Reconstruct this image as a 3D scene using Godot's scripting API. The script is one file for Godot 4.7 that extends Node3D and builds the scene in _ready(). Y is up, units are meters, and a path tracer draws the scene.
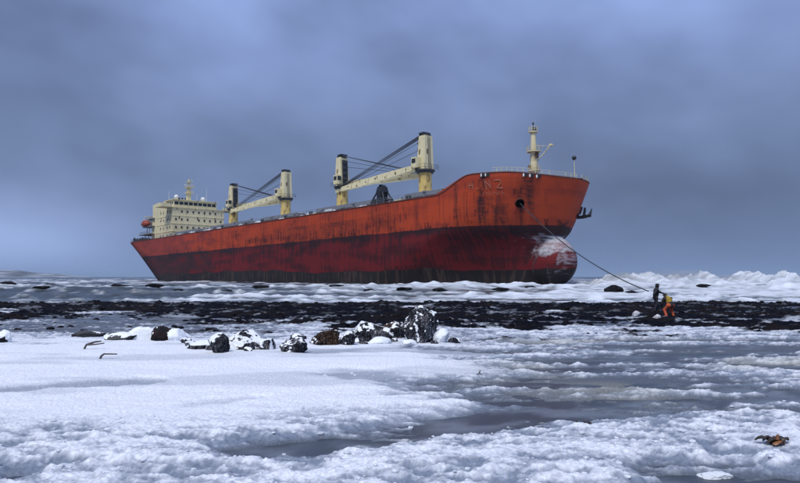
extends Node3D
# A cargo ship stranded in winter surf behind a snowy reef beach.

const EYE := 2.45
var names := {}
var rng := RandomNumberGenerator.new()
var nz := FastNoiseLite.new()      # smooth, several octaves
var ns := FastNoiseLite.new()      # single octave
var nc := FastNoiseLite.new()      # cell lumps
var M := {}
var ship: Node3D

# ------------------------------------------------------------------ helpers
func numbered(called: String) -> String:
	if not names.has(called):
		names[called] = 0
		return called
	names[called] += 1
	return "%s_%03d" % [called, names[called]]

func tag(o: Node, label: String, category: String, group := "") -> void:
	o.set_meta("label", label)
	o.set_meta("category", category)
	if group != "":
		o.set_meta("group", group)

func base(called: String, at: Vector3, turn := 0.0) -> Node3D:
	var o := Node3D.new()
	o.name = numbered(called)
	add_child(o)
	o.position = at
	o.rotation.y = turn
	return o

func st_new() -> SurfaceTool:
	var st := SurfaceTool.new()
	st.begin(Mesh.PRIMITIVE_TRIANGLES)
	return st

func put(st: SurfaceTool, called: String, m: Material, parent: Node = self) -> MeshInstance3D:
	var o := MeshInstance3D.new()
	o.name = numbered(called) if parent == self else called
	o.mesh = st.commit()
	o.material_override = m
	parent.add_child(o, true)
	return o

func put_mesh(mesh: Mesh, called: String, m: Material, parent: Node = self) -> MeshInstance3D:
	var o := MeshInstance3D.new()
	o.name = numbered(called) if parent == self else called
	o.mesh = mesh
	if m:
		o.material_override = m
	parent.add_child(o, true)
	return o

func quad(st: SurfaceTool, a: Vector3, b: Vector3, c: Vector3, d: Vector3, n := Vector3.ZERO) -> void:
	var nn := n
	if nn == Vector3.ZERO:
		nn = (c - a).cross(b - a).normalized()
	var order := [a, b, c, a, c, d]
	if ((c - a).cross(b - a) + (d - a).cross(c - a)).dot(nn) < 0.0:
		order = [a, c, b, a, d, c]
	for p in order:
		st.set_normal(nn)
		st.set_uv(Vector2(0, 0))
		st.add_vertex(p)

func box(st: SurfaceTool, c: Vector3, s: Vector3, bs := Basis.IDENTITY, top := Vector2.ONE) -> void:
	# top: scale of the upper face in x and z (tapered boxes)
	var h := s * 0.5
	var p := []
	for y in [-1, 1]:
		for q in [[-1, -1], [1, -1], [1, 1], [-1, 1]]:
			var k := Vector2.ONE if y < 0 else top
			p.append(c + bs * Vector3(q[0] * h.x * k.x, y * h.y, q[1] * h.z * k.y))
	quad(st, p[4], p[5], p[6], p[7], bs * Vector3.UP)
	quad(st, p[3], p[2], p[1], p[0], bs * Vector3.DOWN)
	for i in 4:
		var j := (i + 1) % 4
		var n: Vector3 = (p[j] - p[i]).cross(p[4 + i] - p[i]).normalized()
		var mid: Vector3 = (p[i] + p[j]) * 0.5 - c
		if n.dot(mid) < 0.0:
			n = -n
		quad(st, p[i], p[4 + i], p[4 + j], p[j], n)

func tube(st: SurfaceTool, a: Vector3, b: Vector3, ra: float, rb: float, n := 10, caps := true) -> void:
	var ax := (b - a).normalized()
	var u := ax.cross(Vector3.UP if absf(ax.y) < 0.9 else Vector3.RIGHT).normalized()
	var v := ax.cross(u).normalized()
	for i in n:
		var t0 := TAU * i / n
		var t1 := TAU * (i + 1) / n
		var d0 := u * cos(t0) + v * sin(t0)
		var d1 := u * cos(t1) + v * sin(t1)
		var pts := [a + d0 * ra, b + d0 * rb, b + d1 * rb, a + d0 * ra, b + d1 * rb, a + d1 * ra]
		var nn := [d0, d0, d1, d0, d1, d1]
		for k in 6:
			st.set_normal(nn[k])
			st.set_uv(Vector2(0, 0))
			st.add_vertex(pts[k])
		if caps:
			for e in [[a, ra, -ax], [b, rb, ax]]:
				st.set_normal(e[2]); st.set_uv(Vector2.ZERO); st.add_vertex(e[0])
				st.set_normal(e[2]); st.set_uv(Vector2.ZERO); st.add_vertex(e[0] + d0 * e[1])
				st.set_normal(e[2]); st.set_uv(Vector2.ZERO); st.add_vertex(e[0] + d1 * e[1])

func ball(st: SurfaceTool, c: Vector3, r: Vector3, n := 10) -> void:
	for i in n:
		for j in n:
			var q := []
			for e in [[i, j], [i, j + 1], [i + 1, j + 1], [i + 1, j]]:
				var th := PI * float(e[0]) / n
				var ph := TAU * float(e[1]) / n
				q.append(Vector3(sin(th) * cos(ph), cos(th), sin(th) * sin(ph)))
			for k in [0, 2, 1, 0, 3, 2]:
				st.set_normal(q[k]); st.set_uv(Vector2.ZERO); st.add_vertex(c + q[k] * r)

func grid_mesh(P: PackedVector3Array, C: PackedColorArray, U: PackedVector2Array, cols: int, rows: int, pick := PackedByteArray()) -> ArrayMesh:
	# a mesh over a grid of points with smooth normals; faces with pick 1 go to a second surface
	var N := PackedVector3Array()
	N.resize(P.size())
	for r in rows:
		for c in cols:
			var i := r * cols + c
			var a := P[i + 1] if c < cols - 1 else P[i]
			var b := P[i - 1] if c > 0 else P[i]
			var d := P[i + cols] if r < rows - 1 else P[i]
			var e := P[i - cols] if r > 0 else P[i]
			var n := (a - b).cross(d - e)
			N[i] = n.normalized() if n.length_squared() > 1e-14 else Vector3.UP
	var I0 := PackedInt32Array()
	var I1 := PackedInt32Array()
	for r in rows - 1:
		for c in cols - 1:
			var i := r * cols + c
			if pick.size() > 0 and pick[i] == 1:
				I1.append_array([i, i + cols, i + cols + 1, i, i + cols + 1, i + 1])
			else:
				I0.append_array([i, i + cols, i + cols + 1, i, i + cols + 1, i + 1])
	var mesh := ArrayMesh.new()
	for I in [I0, I1]:
		if I.size() == 0:
			continue
		var arr := []
		arr.resize(Mesh.ARRAY_MAX)
		arr[Mesh.ARRAY_VERTEX] = P
		arr[Mesh.ARRAY_NORMAL] = N
		if C.size() > 0:
			arr[Mesh.ARRAY_COLOR] = C
		if U.size() > 0:
			arr[Mesh.ARRAY_TEX_UV] = U
		arr[Mesh.ARRAY_INDEX] = I
		mesh.add_surface_from_arrays(Mesh.PRIMITIVE_TRIANGLES, arr)
	return mesh

func ss(a: float, b: float, x: float) -> float:
	var t := clampf((x - a) / (b - a), 0.0, 1.0)
	return t * t * (3.0 - 2.0 * t)

func srgb(r: float, g: float, b: float) -> Color:      # linear base colour to the sRGB that albedo_color takes
	return Color(r, g, b).linear_to_srgb()

func mat(lin: Color, rough := 0.7, metal := 0.0) -> StandardMaterial3D:
	var m := StandardMaterial3D.new()
	m.albedo_color = lin.linear_to_srgb()
	m.roughness = rough
	m.metallic = metal
	return m

func tex_from(w: int, h: int, f: Callable) -> ImageTexture:
	var data := PackedByteArray()
	data.resize(w * h * 3)
	var k := 0
	for y in h:
		for x in w:
			var c: Color = f.call(x, y)
			data[k] = int(clampf(c.r, 0, 1) * 255.0)
			data[k + 1] = int(clampf(c.g, 0, 1) * 255.0)
			data[k + 2] = int(clampf(c.b, 0, 1) * 255.0)
			k += 3
	var im := Image.create_from_data(w, h, false, Image.FORMAT_RGB8, data)
	im.generate_mipmaps()
	return ImageTexture.create_from_image(im)

func grain_normal(freq: float, strength: float, seed_: int, cellular := false) -> ImageTexture:
	var n := FastNoiseLite.new()
	n.seed = seed_
	n.frequency = freq
	n.noise_type = FastNoiseLite.TYPE_CELLULAR if cellular else FastNoiseLite.TYPE_SIMPLEX_SMOOTH
	n.fractal_octaves = 4
	var im := n.get_seamless_image(512, 512)
	im.convert(Image.FORMAT_RGBA8)
	im.bump_map_to_normal_map(strength)
	return ImageTexture.create_from_image(im)

func painted(lin: Color, rust: float, scale: float, seed_: int) -> StandardMaterial3D:
	# weathered ship's paint: rust bleeding through in patches and runs
	var n := FastNoiseLite.new()
	n.seed = seed_
	n.frequency = 0.011
	n.fractal_octaves = 5
	var n2 := FastNoiseLite.new()
	n2.seed = seed_ + 7
	n2.frequency = 0.03
	n2.fractal_octaves = 3
	var t := tex_from(256, 256, func(x, y):
		var a := n.get_noise_2d(x * 1.0, y * 0.45) * 0.7 + n2.get_noise_2d(x * 1.6, y * 0.25) * 0.5
		var k := ss(0.34 - rust, 0.52 - rust, a) * 0.85
		var base_c := lin * (1.0 + 0.10 * n2.get_noise_2d(x * 0.5 + 300.0, y * 0.5))
		return base_c.lerp(Color(0.10, 0.035, 0.014), k).linear_to_srgb())
	var m := StandardMaterial3D.new()
	m.albedo_texture = t
	m.uv1_triplanar = true
	m.uv1_scale = Vector3.ONE * scale
	m.roughness = 0.62
	return m

# ------------------------------------------------------------------ terrain
const GP := [[0.0, 0.76], [6.0, 0.75], [18.0, 0.45], [28.0, 0.2], [43.0, 0.0], [60.0, 0.0], [74.0, -0.8], [400.0, -3.0]]
func lev(d: float) -> float:
	for i in GP.size() - 1:
		if d <= GP[i + 1][0]:
			return lerpf(GP[i][1], GP[i + 1][1], (d - GP[i][0]) / (GP[i + 1][0] - GP[i][0]))
	return -3.0

# melt-water channels and slush leads: x1, d1, x2, d2, half width, strength
const WET := [
	[-1.36, 6.03, -0.63, 6.47, 0.42, 1.0], [-0.63, 6.47, 0.34, 7.09, 0.44, 1.0], [0.34, 7.09, 1.69, 8.04, 0.5, 1.0],
	[1.69, 8.04, 3.53, 9.11, 0.5, 0.95], [3.53, 9.11, 6.4, 8.94, 0.62, 1.0], [0.74, 6.52, 1.98, 7.66, 0.28, 0.5],
	[2.25, 5.57, 3.9, 5.1, 0.22, 1.0], [2.77, 5.92, 3.27, 5.63, 0.1, 0.7], [-5.9, 9.66, -4.48, 10.28, 0.3, 0.95],
	[-2.9, 8.18, -2.22, 8.62, 0.2, 0.45], [-3.52, 5.46, -1.69, 5.24, 0.22, 0.4], [-1.72, 5.92, -0.88, 5.46, 0.25, 0.5],
	[1.3, 16.15, 5.35, 13.83, 0.9, 0.62], [4.31, 16.71, 14.0, 16.15, 1.5, 0.8], [3.76, 11.65, 8.0, 10.06, 0.9, 0.75],
	[0.67, 10.39, 2.83, 10.98, 0.55, 0.7], [1.51, 9.38, 3.25, 10.06, 0.45, 0.62], [6.41, 13.26, 10.0, 12.09, 0.9, 0.95],
	[-1.32, 11.65, 1.17, 10.39, 0.45, 0.5], [-30.0, 35.55, -10.22, 31.68, 4.2, 0.95], [-20.0, 28.56, -7.03, 25.63, 2.4, 0.9],
	[-2.05, 15.88, 1.35, 16.71, 0.7, 0.5], [2.19, 22.61, 5.01, 19.41, 1.6, 0.5], [-18.0, 25.63, -12.7, 23.16, 1.6, 0.5],
	[-12.0, 22.4, -5.0, 21.2, 0.9, 0.55], [8.0, 20.0, 16.0, 18.5, 1.4, 0.7], [2.5, 12.6, 5.0, 12.2, 0.4, 0.5]]
const WX := 520
const WD := 350
var wetg := PackedFloat32Array()

func make_wet() -> void:
	wetg.resize(WX * WD)
	for w in WET:
		var a := Vector2(w[0], w[1])
		var b := Vector2(w[2], w[3])
		var r: float = w[4] * 1.9
		var x0 := int(clampf((minf(a.x, b.x) - r + 52.0) * 5.0, 0, WX - 1))
		var x1 := int(clampf((maxf(a.x, b.x) + r + 52.0) * 5.0, 0, WX - 1))
		var d0 := int(clampf((minf(a.y, b.y) - r) * 5.0, 0, WD - 1))
		var d1 := int(clampf((maxf(a.y, b.y) + r) * 5.0, 0, WD - 1))
		for j in range(d0, d1 + 1):
			for i in range(x0, x1 + 1):
				var p := Vector2(i / 5.0 - 52.0, j / 5.0)
				var q := Geometry2D.get_closest_point_to_segment(p, a, b)
				var k: float = w[5] * (1.0 - ss(0.35, 1.0, p.distance_to(q) / r))
				var n := j * WX + i
				wetg[n] = maxf(wetg[n], k)

func wet_at(x: float, d: float) -> float:
	var fx := clampf((x + 52.0) * 5.0, 0.0, WX - 2.0)
	var fd := clampf(d * 5.0, 0.0, WD - 2.0)
	var i := int(fx)
	var j := int(fd)
	fx -= i
	fd -= j
	var n := j * WX + i
	return lerpf(lerpf(wetg[n], wetg[n + 1], fx), lerpf(wetg[n + WX], wetg[n + WX + 1], fx), fd)

var gcol := Color.WHITE
func ground_h(x: float, d: float) -> float:
	# height of the shore; leaves its colour in gcol
	var n1 := nz.get_noise_2d(x * 1.1, d * 2.6)                 # streaky, metre sized
	var n2 := nz.get_noise_2d(x * 5.0 + 40.0, d * 13.0)
	var w := wet_at(x + n1 * 0.6, d + n1 * 0.8 + n2 * 0.25)
	# a drift of dry snow; loose slush everywhere else
	var bank := ss(-1.4, 1.5, d - 8.3 - 0.42 * x - n1 * 1.5 - n2 * 0.6) * (1.0 - ss(17.5, 22.0, d + n1 * 5.0))
	bank *= 1.0 - ss(-0.6, 2.2, x - 0.4 - (d - 10.0) * 0.06 + n1 * 2.6 + n2 * 0.6)
	var dry := ss(0.1, 0.95, bank)
	var streak := nz.get_noise_2d(x * 1.3 + 17.0, d * 7.5 + 100.0)
	var right := ss(-0.5, 4.0, x - (d - 8.0) * 0.1) * ss(8.0, 10.5, d)
	w = w + right * (0.27 + 0.85 * streak) + (1.0 - dry) * (0.50 * n1 + 0.65 * streak + 0.18)
	var n3 := nz.get_noise_2d(x * 17.0 + 8.0, d * 40.0)
	var wn := clampf(w + (n2 * 0.45 + n3 * 0.55) * (1.0 - dry * 0.75), 0.0, 1.25)
	# weed covered rock shelf
	var kfrom := lerpf(28.0, 21.5, ss(-14.0, 4.0, x)) - 4.5 * ss(4.0, 10.0, x) - 4.0 * exp(-pow((x + 5.5) / 5.0, 2.0))
	var kb := ss(kfrom - 3.0, kfrom + 13.0, d + 22.0 * nz.get_noise_2d(x * 0.6, d * 1.0 + 44.0)) * (1.0 - ss(58.0, 66.0, d + n1 * 4.0))
	var kn := nz.get_noise_2d(x * 0.8 + 70.0, d * 1.3)
	var ks := ns.get_noise_2d(x * 0.16 + 9.0, d * 0.75)
	var k := ss(0.36, 0.56, kb * 0.86 + 0.60 * kn + 0.26 * ks + 0.16 * n2)
	# relief
	var bil := absf(nz.get_noise_2d(x * 15.0, d * 15.0))
	var bil2 := absf(nz.get_noise_2d(x * 44.0 + 9.0, d * 44.0))
	var lump := 1.0 + nc.get_noise_2d(x * 7.0 + n1 * 4.0, d * 9.0 + n2 * 6.0)
	var rough := (1.0 - dry) * (1.0 - 0.75 * ss(0.55, 1.0, wn))
	var h := lev(d) + 0.085 - 0.115 * wn + 0.06 * n1
	h += rough * (0.034 * (bil - 0.2) + 0.032 * (bil2 - 0.2) + 0.024 * (absf(nz.get_noise_2d(x * 120.0 + 2.0, d * 120.0)) - 0.2) + 0.012 * (0.5 - lump) * ss(-0.1, 0.3, n1 + streak))
	h += dry * (0.025 + 0.030 * nz.get_noise_2d(x * 3.0 + 3.0, d * 6.0) + 0.02 * (bil - 0.2))
	if d > 19.0:
		var wd := absf(nz.get_noise_2d(x * 2.6 + 5.0, d * 2.2))
		var wd2 := absf(nz.get_noise_2d(x * 9.0 + 5.0, d * 8.0))
		h += k * (1.0 - 0.8 * exp(-((x - 17.0) * (x - 17.0) + 0.3 * (d - 38.5) * (d - 38.5)) / 16.0)) * (-0.06 + 0.30 * (wd - 0.16) + 0.22 * (wd2 - 0.15) + 0.16 * kn)
	# what lies there: dry snow, wet slush, weed
	var slush := clampf(0.40 + 0.62 * wn + 0.45 * n2 + 0.55 * n3 + 0.5 * nz.get_noise_2d(x * 60.0, d * 90.0 + 30.0), 0.0, 1.0)
	var c := Color(0.78, 0.815, 0.87).lerp(Color(0.21, 0.25, 0.325), ss(0.05, 0.95, slush))
	c = c.lerp(Color(0.10, 0.115, 0.14), ss(0.62, 1.10, wn) * 0.85)
	var smudge := clampf(ss(0.12, 0.75, wn) * 0.75 + 0.30 * ss(0.05, 0.4, nz.get_noise_2d(x * 1.4, d * 4.0 + 50.0)), 0.0, 0.8)
	var cd := Color(0.80, 0.835, 0.885).lerp(Color(0.24, 0.28, 0.35), smudge)
	c = c.lerp(cd, dry)
	var yel := right * ss(0.0, 0.4, nz.get_noise_2d(x * 1.2 + 3.0, d * 2.2)) * (1.0 - ss(19.0, 23.0, d))
	c = c.lerp(Color(0.36, 0.35, 0.27), yel * 0.45)
	var dk := Color(0.007, 0.0075, 0.010).lerp(Color(0.015, 0.011, 0.009), ss(0.05, 0.5, kn + 0.5 * n2))
	var specks := ss(0.26, 0.44, nz.get_noise_2d(x * 3.0 + 11.0, d * 3.2) + 0.4 * n2)
	dk = dk.lerp(Color(0.42, 0.46, 0.52), specks * (1.0 - 0.75 * ss(32.0, 44.0, d)))
	gcol = c.lerp(dk, k)
	return h

func fan(d0: float, d1: float, rows: int, cols: int, spread: float, f: Callable) -> Array:
	var P := PackedVector3Array()
	var C := PackedColorArray()
	P.resize(rows * cols)
	C.resize(rows * cols)
	var q := pow(d1 / d0, 1.0 / (rows - 1))
	var d := d0
	for r in rows:
		for c in cols:
			var x := (2.0 * c / (cols - 1) - 1.0) * spread * (d + 2.0)
			P[r * cols + c] = Vector3(x, f.call(x, d), -d)
			C[r * cols + c] = gcol
		d *= q
	return [P, C]

func sea_h(x: float, d: float) -> float:
	var far := 1.0 - ss(260.0, 900.0, d)
	var n1 := nz.get_noise_2d(x * 0.55, d * 2.0)
	var n2 := nz.get_noise_2d(x * 3.0 + 50.0, d * 6.0)
	var n3 := ns.get_noise_2d(x * 0.16, d * 1.1 + 60.0)
	var h := 1.12 * ss(63.0, 88.0, d + 3.0 * n1) - 0.13
	h += far * (0.10 * n2 + 0.16 * n1 * ss(62.0, 80.0, d) + 0.42 * n3 * ss(86.0, 120.0, d))
	var near := (1.0 - ss(96.0, 112.0, d)) * ss(60.0, 68.0, d)
	var rid := pow(clampf(1.0 - 2.6 * absf(ns.get_noise_2d(x * 0.10 + 30.0, d * 1.15 + n1 * 3.0)), 0.0, 1.0), 2.0)
	h += near * rid * (0.26 + 0.35 * n2)
	var f := ss(0.05, 0.42, 0.22 * n3 + 0.55 * nz.get_noise_2d(x * 0.4 + 5.0, d * 0.8) + 0.35 * n2 + -0.05 - 0.30 * ss(88.0, 110.0, d) + 0.40 * ss(-32.0, 25.0, x))
	f = maxf(f, near * ss(0.25, 0.75, rid + 0.8 * n2) * ss(-0.15, 0.35, n3 + 0.5 * ss(-30.0, 20.0, x)))
	# foam heaped against the hull and the line of breakers past the bow
	var heap := ss(-22.0, 6.0, x) * (1.0 - ss(4.5, 9.0, absf(d - 85.0 - 2.0 * n1)))
	h += heap * (0.26 + 0.40 * n1)
	f = maxf(f, heap * ss(-0.35, 0.2, n1 + n2 * 0.6))
	var crest := 107.0 + 5.0 * nz.get_noise_1d(x * 1.2) + 0.05 * (x - 60.0)
	var along := ss(25.0, 36.0, x) * (0.70 + 0.75 * nz.get_noise_1d(x * 2.6 + 200.0))
	var e := d - crest
	var prof := exp(-e * e / (34.0 if e < 0.0 else 16.0))
	var boil := 1.0 + nc.get_noise_2d(x * 0.9, d * 0.9)
	var br := along * prof
	h += br * (1.75 + 0.9 * absf(nz.get_noise_2d(x * 1.5, d * 1.5)) + 0.9 * absf(nz.get_noise_2d(x * 5.0, d * 5.0)) + 0.3 * (0.5 - boil))
	f = maxf(f, ss(0.06, 0.4, along * exp(-e * e / (420.0 if e < 0.0 else 12.0)) + 0.25 * n2))
	# second, lower line in front
	var e2 := d - 92.0 - 3.0 * nz.get_noise_1d(x * 1.7 + 80.0)
	var b2 := ss(34.0, 44.0, x) * exp(-e2 * e2 / 7.0)
	h += b2 * (0.45 + 0.8 * nz.get_noise_2d(x * 3.5 + 9.0, d * 3.5))
	f = maxf(f, ss(0.1, 0.5, b2 + 0.2 * n2))
	# white caps off the stern
	var caps := ss(0.30, 0.42, nz.get_noise_2d(x * 0.35 + 20.0, d * 0.9)) * (1.0 - ss(-30.0, -10.0, x)) * far
	f = maxf(f, caps * ss(95.0, 120.0, d))
	h += caps * 0.3 * ss(95.0, 120.0, d)
	f *= far
	gcol = Color(0.040, 0.054, 0.064).lerp(Color(0.68, 0.73, 0.80), f * (0.80 + 0.5 * n2))
	gcol.a = f
	return h

# ------------------------------------------------------------------ rocks
var ico_cache := {}
func ico(sub: int) -> Array:
	if ico_cache.has(sub):
		return ico_cache[sub]
	var t := (1.0 + sqrt(5.0)) / 2.0
	var V := []
	for v in [[-1, t, 0], [1, t, 0], [-1, -t, 0], [1, -t, 0], [0, -1, t], [0, 1, t], [0, -1, -t], [0, 1, -t], [t, 0, -1], [t, 0, 1], [-t, 0, -1], [-t, 0, 1]]:
		V.append(Vector3(v[0], v[1], v[2]).normalized())
	var F := [[0, 11, 5], [0, 5, 1], [0, 1, 7], [0, 7, 10], [0, 10, 11], [1, 5, 9], [5, 11, 4], [11, 10, 2], [10, 7, 6], [7, 1, 8], [3, 9, 4], [3, 4, 2], [3, 2, 6], [3, 6, 8], [3, 8, 9], [4, 9, 5], [2, 4, 11], [6, 2, 10], [8, 6, 7], [9, 8, 1]]
	for s in sub:
		var mid := {}
		var G := []
		for f in F:
			var m := []
			for e in 3:
				var a: int = f[e]
				var b: int = f[(e + 1) % 3]
				var key := mini(a, b) * 100000 + maxi(a, b)
				if not mid.has(key):
					mid[key] = V.size()
					V.append(((V[a] + V[b]) * 0.5).normalized())
				m.append(mid[key])
			G.append_array([[f[0], m[0], m[2]], [f[1], m[1], m[0]], [f[2], m[2], m[1]], [m[0], m[1], m[2]]])
		F = G
	ico_cache[sub] = [V, F]
	return [V, F]

func rock_meshes(seed_: int, size: Vector3, sub: int, snow: float, col: Color, col2: Color, cuts := 9) -> Array:
	# a broken boulder (bottom at y = 0) and the snow frozen onto it
	var r := RandomNumberGenerator.new()
	r.seed = seed_
	var g := ico(sub)
	var planes := []
	for i in cuts:
		var n := Vector3(r.randfn(), r.randfn() * 0.8 + 0.15, r.randfn()).normalized()
		planes.append([n, r.randf_range(0.55, 0.9)])
	var off := Vector3(r.randf(), r.randf(), r.randf()) * 50.0
	var P := PackedVector3Array()
	for v in g[0]:
		var p: Vector3 = v * (1.0 + 0.18 * nz.get_noise_3dv(v * 9.0 + off))
		for pl in planes:
			var e: float = p.dot(pl[0]) - pl[1]
			if e > 0.0:
				p -= pl[0] * e * 0.92
		p *= 1.0 + 0.10 * nz.get_noise_3dv(v * 34.0 + off) + 0.04 * nz.get_noise_3dv(v * 90.0 + off)
		p = p * size * 0.62
		p.y = maxf(p.y + size.y * 0.42, -0.06 - size.y * 0.1)
		P.append(p)
	var N := PackedVector3Array()
	N.resize(P.size())
	for f in g[1]:
		var n: Vector3 = (P[f[2]] - P[f[0]]).cross(P[f[1]] - P[f[0]])
		if n.dot(P[f[0]] - Vector3(0, size.y * 0.4, 0)) < 0.0:
			n = -n
		for e in 3:
			N[f[e]] += n
	var C := PackedColorArray()
	var K := PackedFloat32Array()
	for i in P.size():
		N[i] = N[i].normalized()
		var t := nz.get_noise_3dv(P[i] * 14.0 + off)
		C.append(col.lerp(col2, ss(-0.15, 0.3, t)))
		K.append(N[i].y * 0.75 + 1.0 * nz.get_noise_3dv(P[i] * Vector3(20, 9, 20) + off * 2.0) + 0.9 * nz.get_noise_3dv(P[i] * Vector3(70, 22, 70) + off) + snow)
	var out := []
	var I := PackedInt32Array()
	var IS := PackedInt32Array()
	for f in g[1]:
		I.append_array([f[0], f[2], f[1]])
		if K[f[0]] + K[f[1]] + K[f[2]] > 1.8:
			IS.append_array([f[0], f[2], f[1]])
	var PS := PackedVector3Array()
	for i in P.size():
		PS.append(P[i] + N[i] * (0.004 + 0.05 * size.y * clampf((K[i] - 0.45) * 0.7, 0.0, 0.8)) + Vector3.UP * 0.004)
	for e in [[P, I, true], [PS, IS, false]]:
		if e[1].size() == 0:
			out.append(null)
			continue
		var arr := []
		arr.resize(Mesh.ARRAY_MAX)
		arr[Mesh.ARRAY_VERTEX] = e[0]
		arr[Mesh.ARRAY_NORMAL] = N
		if e[2]:
			arr[Mesh.ARRAY_COLOR] = C
		arr[Mesh.ARRAY_INDEX] = e[1]
		var am := ArrayMesh.new()
		am.add_surface_from_arrays(Mesh.PRIMITIVE_TRIANGLES, arr)
		out.append(am)
	return out

func rock(called: String, label: String, category: String, group: String, x: float, d: float, size: Vector3, seed_: int, snow: float, turn := 0.0, col := Color(0.022, 0.023, 0.027), col2 := Color(0.06, 0.058, 0.06), sub := 3, y := INF) -> Node3D:
	if called == "boulder":
		size *= 0.9
	var yy: float = y if y != INF else ground_h(x, d) - 0.05
	var o := base(called, Vector3(x, yy, -d), turn)
	var k := 9.0 if called == "boulder" else 1.0      # the frosted stone's texture darkens by about as much
	var m := rock_meshes(seed_, size, sub, snow, col * k, col2 * k, 4 if called == "ice_lump" else 10)
	put_mesh(m[0], "stone", M.boulder if called == "boulder" else M.rock, o)
	if m[1]:
		put_mesh(m[1], "snow_crust", M.snow, o)
	tag(o, label, category, group)
	return o

# ------------------------------------------------------------------ ship's hull form (s metres aft of the stem head, y above the keel)
const LEN := 178.0
const DECK := 17.2
func stem_s(y: float) -> float:
	if y > 11.8:
		return lerpf(4.0, 0.6, (y - 11.8) / 7.4) if y < 19.2 else 0.6
	return lerpf(6.2, 4.0, ss(8.5, 11.8, y))

func aft_s(y: float) -> float:
	return lerpf(164.0, LEN, clampf((y - 1.0) / 16.0, 0.0, 1.0))

func bulb_s(y: float) -> float:
	var e := (y - 6.0) / 4.9
	if absf(e) >= 1.0:
		return 99.0
	return 9.5 - 7.6 * pow(1.0 - e * e, 0.42)

func front_s(y: float) -> float:
	return minf(stem_s(y), bulb_s(y))

func half_b(s: float, y: float) -> float:
	var le := lerpf(34.0, 13.5, ss(0.0, 13.5, y))
	var u := clampf((s - stem_s(y)) / le, 0.0, 1.0)
	var b1 := pow(maxf(1.0 - (1.0 - u) * (1.0 - u), 0.0), 0.68)
	var lr := lerpf(34.0, 13.0, clampf((y - 2.0) / 15.0, 0.0, 1.0))
	var w := clampf((aft_s(y) - s) / lr, 0.0, 1.0)
	var b2 := pow(maxf(1.0 - (1.0 - w) * (1.0 - w), 0.0), lerpf(0.60, 0.08, clampf((y - 3.0) / 14.0, 0.0, 1.0)))
	var b := 14.0 * minf(b1, b2)
	b *= lerpf(0.86, 1.0, ss(0.0, 2.4, y))
	var bs := bulb_s(y)
	if bs < 99.0 and s < 24.0:
		var e := (y - 6.0) / 4.9
		var q := clampf((s - bs) / 7.6, 0.0, 1.0)
		var bb := 4.1 * pow(1.0 - e * e, 0.42) * sqrt(1.0 - (1.0 - q) * (1.0 - q)) * (1.0 - ss(12.0, 24.0, s))
		b = maxf(b, bb)
	return b

func top_y(s: float) -> float:
	if s > 18.8:
		return DECK
	return lerpf(19.8 - 0.75 * (1.0 - ss(0.0, 7.0, s)), DECK, lerpf(clampf((s - 12.0) / 6.8, 0.0, 1.0), ss(11.5, 18.8, s), 0.45))

func hull_p(s: float, y: float, side: float, out := 0.0) -> Vector3:
	var p := Vector3(-s, y, side * half_b(s, y))
	if out != 0.0:
		var a := Vector3(-(s + 0.4), y, side * half_b(s + 0.4, y)) - Vector3(-(s - 0.2), y, side * half_b(s - 0.2, y))
		var b := Vector3(-s, y + 0.4, side * half_b(s, y + 0.4)) - Vector3(-s, y - 0.4, side * half_b(s, y - 0.4))
		var n := a.cross(b).normalized()
		if n.z * side < 0.0:
			n = -n
		p += n * out
	return p

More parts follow.
